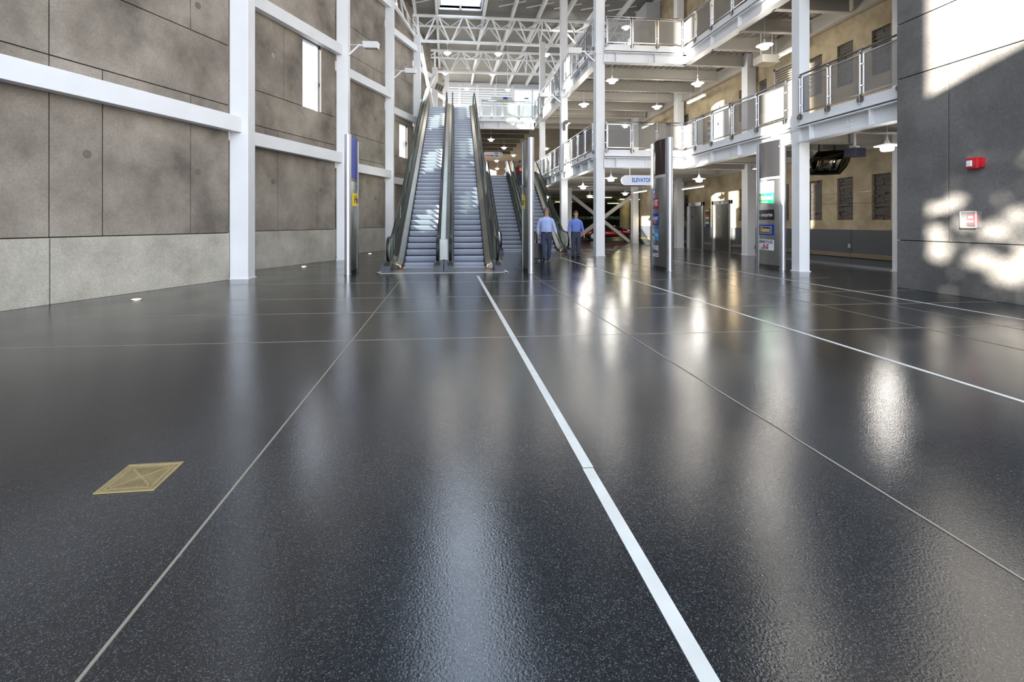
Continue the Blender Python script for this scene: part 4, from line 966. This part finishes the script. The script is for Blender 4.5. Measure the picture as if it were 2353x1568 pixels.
# ------------------------------------------------------------------ garage behind the braces
struct('wall_garage_left', B().box(2.0, 2.3, 34, 62, 0, 4.1), 'garage_wall'); struct('wall_garage_right', B().box(30.05, 30.35, 29, 62, 0, 4.1), 'garage_wall')
struct('wall_garage_back', B().box(2, 30, 62.05, 62.35, 0, 1.75).box(2, 30, 62.05, 62.35, 2.15, 4.1), 'garage_wall'); struct('wall_garage_front', B().box(12.9, 30, 29.5, 29.7, 0, 4.1), 'garage_wall')
for x, y, la in ((17.2, 44, 'thick round concrete pillar behind the red car'), (10.3, 47, 'round concrete pillar deep in the garage at left')):
    t = thing('garage_pillar', la, 'pillar', (x, y, 0)); part('shaft', B().lathe([(.5, 0), (.5, 3.1)], 20), 'beige', t, True); part('capital', B().lathe([(.5, 3.1), (.85, 3.6)], 20), 'beige', t, True)
for i, (x, y, la) in enumerate(((13, 39, 'green-tinted strip light in the garage, nearest'), (17, 42, 'green-tinted strip light in the garage, right of the round pillar'), (12, 48, 'green-tinted strip light far back in the garage'), (19, 51, 'green-tinted strip light deepest in the garage'))):
    t = thing('garage_light', la, 'strip light', (x, y, 3.49)); part('housing', B().box(-1.1, 1.1, -.12, .12, 0, .08), 'white', t); part('diffuser', B().box(-1.05, 1.05, -.08, .08, -.05, 0), 'garage_glow', t)
    ld = bpy.data.lights.new('bulb', 'POINT'); ld.energy = 40; ld.color = (1, .85, .5); ld.shadow_soft_size = .3; lo = bpy.data.objects.new('bulb', ld); C.objects.link(lo); lo.location = (0, 0, -.3); lo.parent = t

def car(label, loc, rz, paint, low=False):
    t = thing('car', label, 'car', loc, rz); k = .88 if low else 1
    # body sections along x: (x, half width, sill z, shoulder z, crown z)
    st = [(-2.2, .62, .42, .62, .66), (-2.1, .8, .3, .72, .78), (-1.6, .9, .22, .82, .88), (-.8, .92, .2, .86, .9), (.2, .92, .2, .86, .9), (.9, .92, .2, .84, .9), (1.6, .9, .22, .74, .8), (2.05, .8, .28, .62, .66), (2.2, .6, .36, .5, .54)]
    vs = []; b = B()
    for x, w, s, sh, cr in st: vs += [(x, -w * .9, s), (x, -w, (s + sh) / 2), (x, -w * .96, sh), (x, -w * .6, cr), (x, 0, cr + .02), (x, w * .6, cr), (x, w * .96, sh), (x, w, (s + sh) / 2), (x, w * .9, s)]
    vs = [(x, y, z * k + (.02 if low else 0)) for x, y, z in vs]; n = 9
    b.add(vs, [(i * n + j, (i + 1) * n + j, (i + 1) * n + (j + 1) % n, i * n + (j + 1) % n) for i in range(len(st) - 1) for j in range(n)] + [tuple(range(n)), tuple((len(st) - 1) * n + j for j in range(n))[::-1]])
    o = part('body', b, paint, t, True); md = o.modifiers.new('s', 'SUBSURF'); md.levels = md.render_levels = 2
    cb = [(-1.5, .6, .86), (-1.0, .72, 1.22), (-.2, .74, 1.36), (.35, .7, 1.3), (1.15, .62, .88)]
    vs = []; b = B()
    for x, w, z in cb: vs += [(x, -w - .12, .84), (x, -w, z), (x, w, z), (x, w + .12, .84)]
    vs = [(x, y, z * k + .02) for x, y, z in vs]
    b.add(vs, [(i * 4 + j, (i + 1) * 4 + j, (i + 1) * 4 + j + 1, i * 4 + j + 1) for i in range(4) for j in range(3)]); o = part('windows', b, 'car_glass', t, True); md = o.modifiers.new('s', 'SUBSURF'); md.levels = md.render_levels = 1
    part('roof_panel', B().add([(x, y, z) for x, z in ((-.95, 1.235 * k + .03), (-.2, 1.372 * k + .03), (.33, 1.312 * k + .03)) for y in (-.62, .62)], [(0, 2, 3, 1), (2, 4, 5, 3)]), paint, t, True)
    for x in (-1.35, 1.4):
        for y in (-.82, .82):
            w = part('wheel', B().lathe([(.2, -.1), (.31, -.1), (.33, -.06), (.33, .06), (.31, .1), (.2, .1)], 20, (x, y, .33), 'y'), 'tyre', t, True); part('rim', B().lathe([(.05, -.115), (.2, -.105), (.2, .105), (.05, .115)], 12, (x, y, .33), 'y'), 'steel_dark', w, True)
    for y in (-.62, .62):
        part('headlamp', B().ball((2.02, y, .56 * k), (.12, .16, .06)), 'headlamp', t, True); part('tail_lamp', B().ball((-2.12, y, .66 * k), (.07, .16, .07)), 'red', t, True)
        part('wing_mirror', B().ball((.75, y * 1.6, .95 * k), (.09, .1, .06)), paint, t, True)
    part('grille', B().box(2.1, 2.19, -.4, .4, .32, .44), 'black', t)
car('low dark red sports car parked behind the cross brace', (12.25, 34.2, 0), rad(-12), 'car_red', True)
car('grey car parked in the garage behind the red car', (9.4, 40.5, 0), rad(80), 'car_grey')
car('dark car deep in the garage right of the pillar', (20, 43, 0), rad(70), 'car_dark')

# ------------------------------------------------------------------ people
def skin(name, J, E, m, parent, root, sub=2):
    names = list(J); me = bpy.data.meshes.new(name); me.from_pydata([J[n][0] for n in names], [(names.index(a), names.index(b)) for a, b in E], [])
    o = bpy.data.objects.new(name, me); C.objects.link(o); o.modifiers.new('k', 'SKIN'); s = o.modifiers.new('s', 'SUBSURF'); s.levels = s.render_levels = sub
    for i, n in enumerate(names):
        r = J[n][1]; me.skin_vertices[0].data[i].radius = r if isinstance(r, tuple) else (r, r)
        me.skin_vertices[0].data[i].use_root = n == root
    ev = bpy.data.meshes.new_from_object(o.evaluated_get(bpy.context.evaluated_depsgraph_get())); bpy.data.objects.remove(o); ev.name = name
    ev.materials.clear(); ev.materials.append(MC[m]); ev.polygons.foreach_set('use_smooth', [True] * len(ev.polygons))
    return link(name, ev, parent)
def person(label, loc, rz, H, P, shirt, trouser, hair, sleeve=None, glasses=False, back=None):
    """stands facing -y; P gives joint offsets: hands, knees, feet (left is +x)"""
    t = thing('person', label, 'person', loc, rz); k = H / 1.8
    S = lambda x, y, z: (x * k, y * k, z * k)
    hx = P.get('head', (0, -.02)); J = {'pelvis': (S(0, 0, .95), .115 * k), 'belly': (S(0, -.02, 1.1), .12 * k), 'chest': (S(0, 0, 1.28), .115 * k), 'neck0': (S(0, 0, 1.43), .055 * k), 'neck': (S(hx[0] * .5, hx[1] * .5, 1.52), .055 * k),
         'jaw': (S(hx[0], hx[1] - .02, 1.6), (.065 * k, .075 * k)), 'head': (S(hx[0], hx[1], 1.7), (.08 * k, .095 * k)), 'crown': (S(hx[0], hx[1] + .005, 1.77), (.06 * k, .075 * k))}
    E = [('pelvis', 'belly'), ('belly', 'chest'), ('chest', 'neck0'), ('neck0', 'neck'), ('neck', 'jaw'), ('jaw', 'head'), ('head', 'crown')]
    for s, n in ((1, 'l'), (-1, 'r')):
        el, hd = P['elbow_' + n], P['hand_' + n]; kn, ft = P['knee_' + n], P['foot_' + n]
        J['sh' + n] = (S(s * .175, .0, 1.375), .042 * k); J['el' + n] = (S(*el), .045 * k); J['wr' + n] = (S(*hd), .032 * k)
        E += [('neck0', 'sh' + n), ('sh' + n, 'el' + n), ('el' + n, 'wr' + n)]
        J['hip' + n] = (S(s * .1, 0, .88), .095 * k); J['kn' + n] = (S(*kn), .062 * k); J['an' + n] = (S(*ft), .042 * k)
        E += [('pelvis', 'hip' + n), ('hip' + n, 'kn' + n), ('kn' + n, 'an' + n)]
        # hand: palm, thumb and four fingers growing out of the wrist
        d = (Vector(hd) - Vector(el)).normalized(); pm = Vector(hd) + d * .075; J['pa' + n] = (S(*pm), (.036 * k, .02 * k)); E.append(('wr' + n, 'pa' + n))
    body = skin('body', J, E, 'skin', t, 'pelvis')
    for s, n in ((1, 'l'), (-1, 'r')):
        el, hd = P['elbow_' + n], P['hand_' + n]; d = (Vector(hd) - Vector(el)).normalized(); pm = Vector(hd) + d * .085
        fb = B()
        for i, ln in enumerate((.075, .085, .08, .06)):
            o2 = Vector((0, (i - 1.5) * .02, 0)); a = pm + o2; m1 = a + d * ln * .55; e = m1 + (d * .8 + Vector((-s * .5, 0, 0))).normalized() * ln * .5; fb.tube([S(*a), S(*m1), S(*e)], [.0105 * k, .0095 * k, .007 * k], 6)
        a = Vector(hd) + d * .035 + Vector((0, -.03, 0)); fb.tube([S(*a), S(*(a + d * .035 + Vector((0, -.022, 0)))), S(*(a + d * .07 + Vector((-s * .012, -.026, 0))))], [.013 * k, .011 * k, .008 * k], 6)
        part('hand', fb, 'skin', t, True)
    # shirt
    b = B(); n_ = 20; rg = [(.955, .168, .135, 0), (.975, .18, .15, 0), (1.05, .184, .158, -.01), (1.16, .186, .162, -.012), (1.28, .19, .15, -.004), (1.37, .205, .135, 0), (1.425, .205, .118, .004), (1.462, .17, .104, .008), (1.488, .115, .09, .008), (1.51, .072, .075, .006)]
    vs = []
    for z, rx, ry, oy in rg:
        for q in range(n_):
            a = 2 * math.pi * q / n_; w_ = .006 * math.sin(5 * a + z * 30) * (1 if z < 1.3 else .3)
            vs.append(S((rx + w_) * math.cos(a), (ry + w_) * math.sin(a) + oy, z))
    b.add(vs, [(g * n_ + q, g * n_ + (q + 1) % n_, (g + 1) * n_ + (q + 1) % n_, (g + 1) * n_ + q) for g in range(len(rg) - 1) for q in range(n_)])
    for sd, n in ((1, 'l'), (-1, 'r')):
        el = Vector(P['elbow_' + n]); hd = Vector(P['hand_' + n]); s0 = Vector((sd * .12, .004, 1.42)); s1 = Vector((sd * .19, .004, 1.4)); s2 = s1.lerp(el, .35)
        pts = [s0, s1, s2, el] if sleeve else [s0, s1, s2, el, el.lerp(hd, .5), el.lerp(hd, .96)]
        b.tube([S(*q) for q in pts], [q * k for q in ([.06, .072, .066, .058] if sleeve else [.06, .072, .066, .056, .051, .042])], 14)
        if sleeve:
            sb = B(); sb.tube([S(*q) for q in (el - (hd - el) * .04, el.lerp(hd, .5), el.lerp(hd, .96))], [.056 * k, .051 * k, .044 * k], 14); part('sleeve', sb, sleeve, t, True)
    sh = part('shirt', b, shirt, t, True); md = sh.modifiers.new('s', 'SUBSURF'); md.levels = md.render_levels = 1
    c0 = S(0, -.06, 1.455)
    part('collar', B().lathe([(.082 * k, 0), (.078 * k, .03 * k), (.068 * k, .055 * k), (.06 * k, .04 * k)], 16, S(0, .0, 1.47)), shirt, sh, True)
    part('button_placket', B().beam(S(0, -.176, 1.0), S(0, -.150, 1.38), .03 * k, .012), shirt, sh)
    Jt = {'waist': (S(0, -.005, 1.1), (.175 * k, .16 * k)), 'pelvis': (S(0, 0, .92), (.175 * k, .155 * k))}; Et = [('waist', 'pelvis')]
    for n in 'lr':
        Jt['hip' + n] = (S((1 if n == 'l' else -1) * .095, 0, .82), .118 * k); Jt['kn' + n] = (J['kn' + n][0], .083 * k); Jt['an' + n] = (J['an' + n][0], .072 * k); Et += [('pelvis', 'hip' + n), ('hip' + n, 'kn' + n), ('kn' + n, 'an' + n)]
    skin('trousers', Jt, Et, trouser, t, 'pelvis')
    bl_ = B().lathe([(1, 0), (1.005, .034 * k)], 24); bl_.v = [(x * .186 * k, y * .158 * k - .004, z + .965 * k) for x, y, z in bl_.v]; part('belt', bl_, 'shoe', t, True)
    for n in 'lr':
        f = P['foot_' + n]; sb = B()
        prof = [(-.09, .05), (-.05, .055), (.05, .05), (.15, .045), (.2, .03)]
        x0, y0, z0 = f; ring = []
        for q, w in prof:
            hgt = .085 if q < .06 else .06
            ring += [S(x0 - w, y0 - q, z0 - .09), S(x0 + w, y0 - q, z0 - .09), S(x0 + w * .8, y0 - q, z0 - .09 + hgt), S(x0 - w * .8, y0 - q, z0 - .09 + hgt)]
        sb.add(ring, [(i * 4 + j, i * 4 + (j + 1) % 4, (i + 1) * 4 + (j + 1) % 4, (i + 1) * 4 + j) for i in range(4) for j in range(4)] + [(0, 1, 2, 3), (19, 18, 17, 16)]); part('shoe', sb, 'shoe', t, True, bevel=.01)
    hc = S(hx[0], hx[1], 1.7)
    hb = B(); n_, m_ = 16, 7; vs = []
    for i in range(m_ + 1):
        a = math.pi * .5 * i / m_
        for q in range(n_):
            ph = 2 * math.pi * q / n_; fr_ = max(0, -math.sin(ph)); drop = a * (1 - .42 * fr_) * 1.28
            vs.append((hc[0] + .087 * k * math.sin(drop) * math.cos(ph) * (1 + .02 * math.sin(9 * ph)), hc[1] + .104 * k * math.sin(drop) * math.sin(ph) + .008, hc[2] + .012 * k + .112 * k * math.cos(drop)))
    hb.add(vs, [(i * n_ + q, i * n_ + (q + 1) % n_, (i + 1) * n_ + (q + 1) % n_, (i + 1) * n_ + q) for i in range(m_) for q in range(n_)]); part('hair', hb, hair, t, True)
    fy = hc[1] - .092 * k
    for s in (-1, 1):
        part('eye', B().ball((hc[0] + s * .032 * k, fy - .004, hc[2] - .005 * k), (.014 * k, .008, .009 * k), 8, 5), 'ink', body); part('ear', B().ball((hc[0] + s * .088 * k, hc[1], hc[2] - .02 * k), (.012 * k, .022 * k, .034 * k), 8, 5), 'skin', body, True)
        part('eyebrow', B().beam((hc[0] + s * .018 * k, fy - .004, hc[2] + .018 * k), (hc[0] + s * .05 * k, fy, hc[2] + .02 * k), .006, .008), hair, body)
    part('nose', B().prism([(fy, hc[2] - .0), (fy - .026 * k, hc[2] - .045 * k), (fy, hc[2] - .055 * k)], hc[0] - .014 * k, hc[0] + .014 * k, 'x'), 'skin', body, bevel=.005)
    part('mouth', B().ball((hc[0], fy + .002, hc[2] - .082 * k), (.025 * k, .007, .006 * k), 8, 4), 'lip', body)
    if glasses:
        gl = B()
        for s in (-1, 1): gl.tube([(hc[0] + s * .034 * k + .026 * k * math.cos(a), fy - .016, hc[2] - .006 * k + .02 * k * math.sin(a)) for a in [2 * math.pi * i / 10 for i in range(11)]], .003, 5); gl.beam((hc[0] + s * .06 * k, fy - .014, hc[2]), (hc[0] + s * .09 * k, hc[1], hc[2] + .004), .004, .004)
        part('glasses', gl, 'black', t)
    return t
walk = dict(head=(.0, -.02), elbow_l=(.27, .02, 1.17), hand_l=(.34, -.06, .93), elbow_r=(-.27, .07, 1.18), hand_r=(-.27, .0, .92), knee_l=(.10, -.0, .49), foot_l=(.09, .12, .12), knee_r=(-.09, -.1, .5), foot_r=(-.07, -.13, .09))
person('man in a light blue shirt and dark trousers walking forward with a trolley case', (3.37, 15.7, 0), rad(-6), 1.84, walk, 'shirt', 'trouser', 'hair', glasses=True)
stand = dict(head=(.0, -.02), elbow_l=(.27, .02, 1.16), hand_l=(.3, -.05, .91), elbow_r=(-.27, .02, 1.16), hand_r=(-.29, -.05, .91), knee_l=(.1, -.02, .49), foot_l=(.1, .0, .09), knee_r=(-.1, -.02, .49), foot_r=(-.1, .0, .09))
person('added figure for the blurred double of the walking man, deeper blue shirt, before the brace', (4.93, 17.6, 0), rad(4), 1.78, stand, 'shirt_dark', 'trouser', 'hair_brown')  # solid figure added for a blurred repeat of the walking man
ride = dict(head=(.0, -.03), elbow_l=(.27, -.02, 1.2), hand_l=(.30, -.2, 1.06), elbow_r=(-.27, .02, 1.18), hand_r=(-.29, -.05, .95), knee_l=(.1, -.06, .5), foot_l=(.11, -.02, .09), knee_r=(-.1, .0, .49), foot_r=(-.1, .04, .09))
rd = person('rider in a maroon vest with white sleeves near the head of the short escalator', (4.3, 27.35, 3.2), rad(172), 1.8, ride, 'maroon', 'trouser', 'hair_brown', sleeve='white_cloth')
o = thing('backpack', 'grey backpack with orange trim worn by the rider in maroon', 'backpack', (4.33, 27.13, 4.3), rad(-8))
part('bag', B().prism([(-.1, 0), (.06, .0), (.06, .44), (-.02, .46), (-.1, .38)], -.14, .14, 'x'), 'pack_grey', o, bevel=.03); part('pocket', B().box(-.1, .1, -.13, -.09, .05, .22), 'orange', o, bevel=.015); part('strap', B().tube([(-.1, .06, .44), (-.11, .16, .42), (-.11, .22, .25)], .018).tube([(.1, .06, .44), (.11, .16, .42), (.11, .22, .25)], .018), 'black', o, True)
o = thing('trolley_case', 'black trolley case pulled by the man in light blue', 'suitcase', (3.12, 16.05, 0))
part('case_body', B().box(-.2, .2, -.12, .12, .07, .62), 'black', o, bevel=.03); part('pull_handle', B().tube([(-.1, -.09, .6), (-.08, -.2, .96), (.0, -.22, 1.0), (.1, -.12, .6)], .012), 'steel', o, True)
for s in (-.17, .17): part('wheel', B().lathe([(.045, -.02), (.045, .02)], 12, (s, .1, .045), 'x'), 'tyre', o, True)

# ------------------------------------------------------------------ outside: hedge, trees
def foliage(name, parent, boxes, n, m='leaf', size=.16, seed=3, off=None, skip=None):
    rg = random.Random(seed); b = B()
    for _ in range(n):
        c, r = rg.choice(boxes)
        while True:
            p = Vector((rg.uniform(-1, 1), rg.uniform(-1, 1), rg.uniform(-1, 1)))
            if .35 < p.length < 1: break
        q = Vector((c[0] + p.x * r[0], c[1] + p.y * r[1], c[2] + p.z * r[2]))
        if skip and skip(q): continue
        a = Vector((rg.uniform(-1, 1), rg.uniform(-1, 1), rg.uniform(-1, 1))).normalized(); u = a.orthogonal().normalized(); v = a.cross(u); s = size * rg.uniform(.6, 1.3)
        b.add([q - u * s, q + v * s * .5, q + u * s, q - v * s * .5], [(0, 1, 2, 3)])
    o = part(name, b, m, parent, off=off); o['kind'] = 'stuff'; return o
o = (-14, 14, 0); t = thing('clipped_hedge', 'added green hedge beyond the left wall, holding back the low sun', 'hedge', o)
part('hedge_core', B().box(-15, -13.6, -2, 44, -.3, 4.5), 'hedge_core', t, off=o)  # hedge added outside, its solid core keeping low sun off the floor
foliage('hedge_leaves', t, [((-14.2, y, 2.4), (.9, 1.6, 2.3)) for y in range(-1, 25, 2)], 4000, off=o)
for x, y, h, la in ((-22, 22, 8, 'leafy tree outside, seen through the slit by the thick column'), (-24, 34, 9, 'leafy tree outside, farther along the left wall')):
    t = thing('street_tree', la, 'tree', (x, y, -.3)); part('trunk', B().tube([(0, 0, 0), (.1, 0, h * .3), (0, .1, h * .55)], [.25, .18, .1]), 'bark', t, True)
    foliage('crown', t, [((0, 0, h * .7), (2, 2, h * .28)), ((1, .6, h * .55), (1.4, 1.4, 1.2)), ((-1, -.5, h * .58), (1.4, 1.4, 1.3))], 2600, size=.2, seed=int(h))
o = (14, 64, 0); t = thing('clipped_hedge', 'bright hedge seen through the far side of the garage', 'hedge', o)
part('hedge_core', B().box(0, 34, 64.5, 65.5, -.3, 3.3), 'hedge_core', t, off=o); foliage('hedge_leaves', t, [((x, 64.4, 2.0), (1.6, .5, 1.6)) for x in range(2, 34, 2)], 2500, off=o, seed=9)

# unseen tree added to dapple the right-hand wall; crown gaps follow the sun spots
GAPS = [(8.36, 1.42, .1, .3), (8.16, 1.62, .24, .09), (7.8, 1.74, .12, .12), (8.1, 1.15, .16, .16), (8.06, .82, .22, .2), (7.62, 1.36, .13, .13), (7.12, 1.22, .26, .14), (6.9, 1.42, .22, .1), (7.3, .68, .3, .12), (6.92, .52, .28, .22), (6.6, 1.0, .25, .3), (5.9, 1.3, .3, .2), (5.6, .7, .3, .2)]
def in_gap(q):
    d = 9.3 - q.x; y = q.y + SUN_A * d; z = q.z - SUN_B * d
    return any(((y - a) / (c + .03)) ** 2 + ((z - b) / (e + .03)) ** 2 < 1 for a, b, c, e in GAPS)
t = thing('street_tree', 'added leafy tree out of view at left, dappling the right-hand wall', 'tree', (-10, -10.4, -.3)); part('trunk', B().tube([(0, -2.2, 0), (0, -2.0, 3.5), (-.1, -1.2, 6), (-.1, .6, 7.4)], [.2, .16, .1, .05]), 'bark', t, True)
foliage('crown', t, [((-10, y, z), (.5, .75, .75)) for y in (-13, -12.2, -11.4, -10.6, -9.8, -9.0, -8.4) for z in (4.6, 5.4, 6.2, 7.0, 7.6)], 13000, size=.11, seed=5, off=(-10, -10.4, -.3), skip=in_gap)
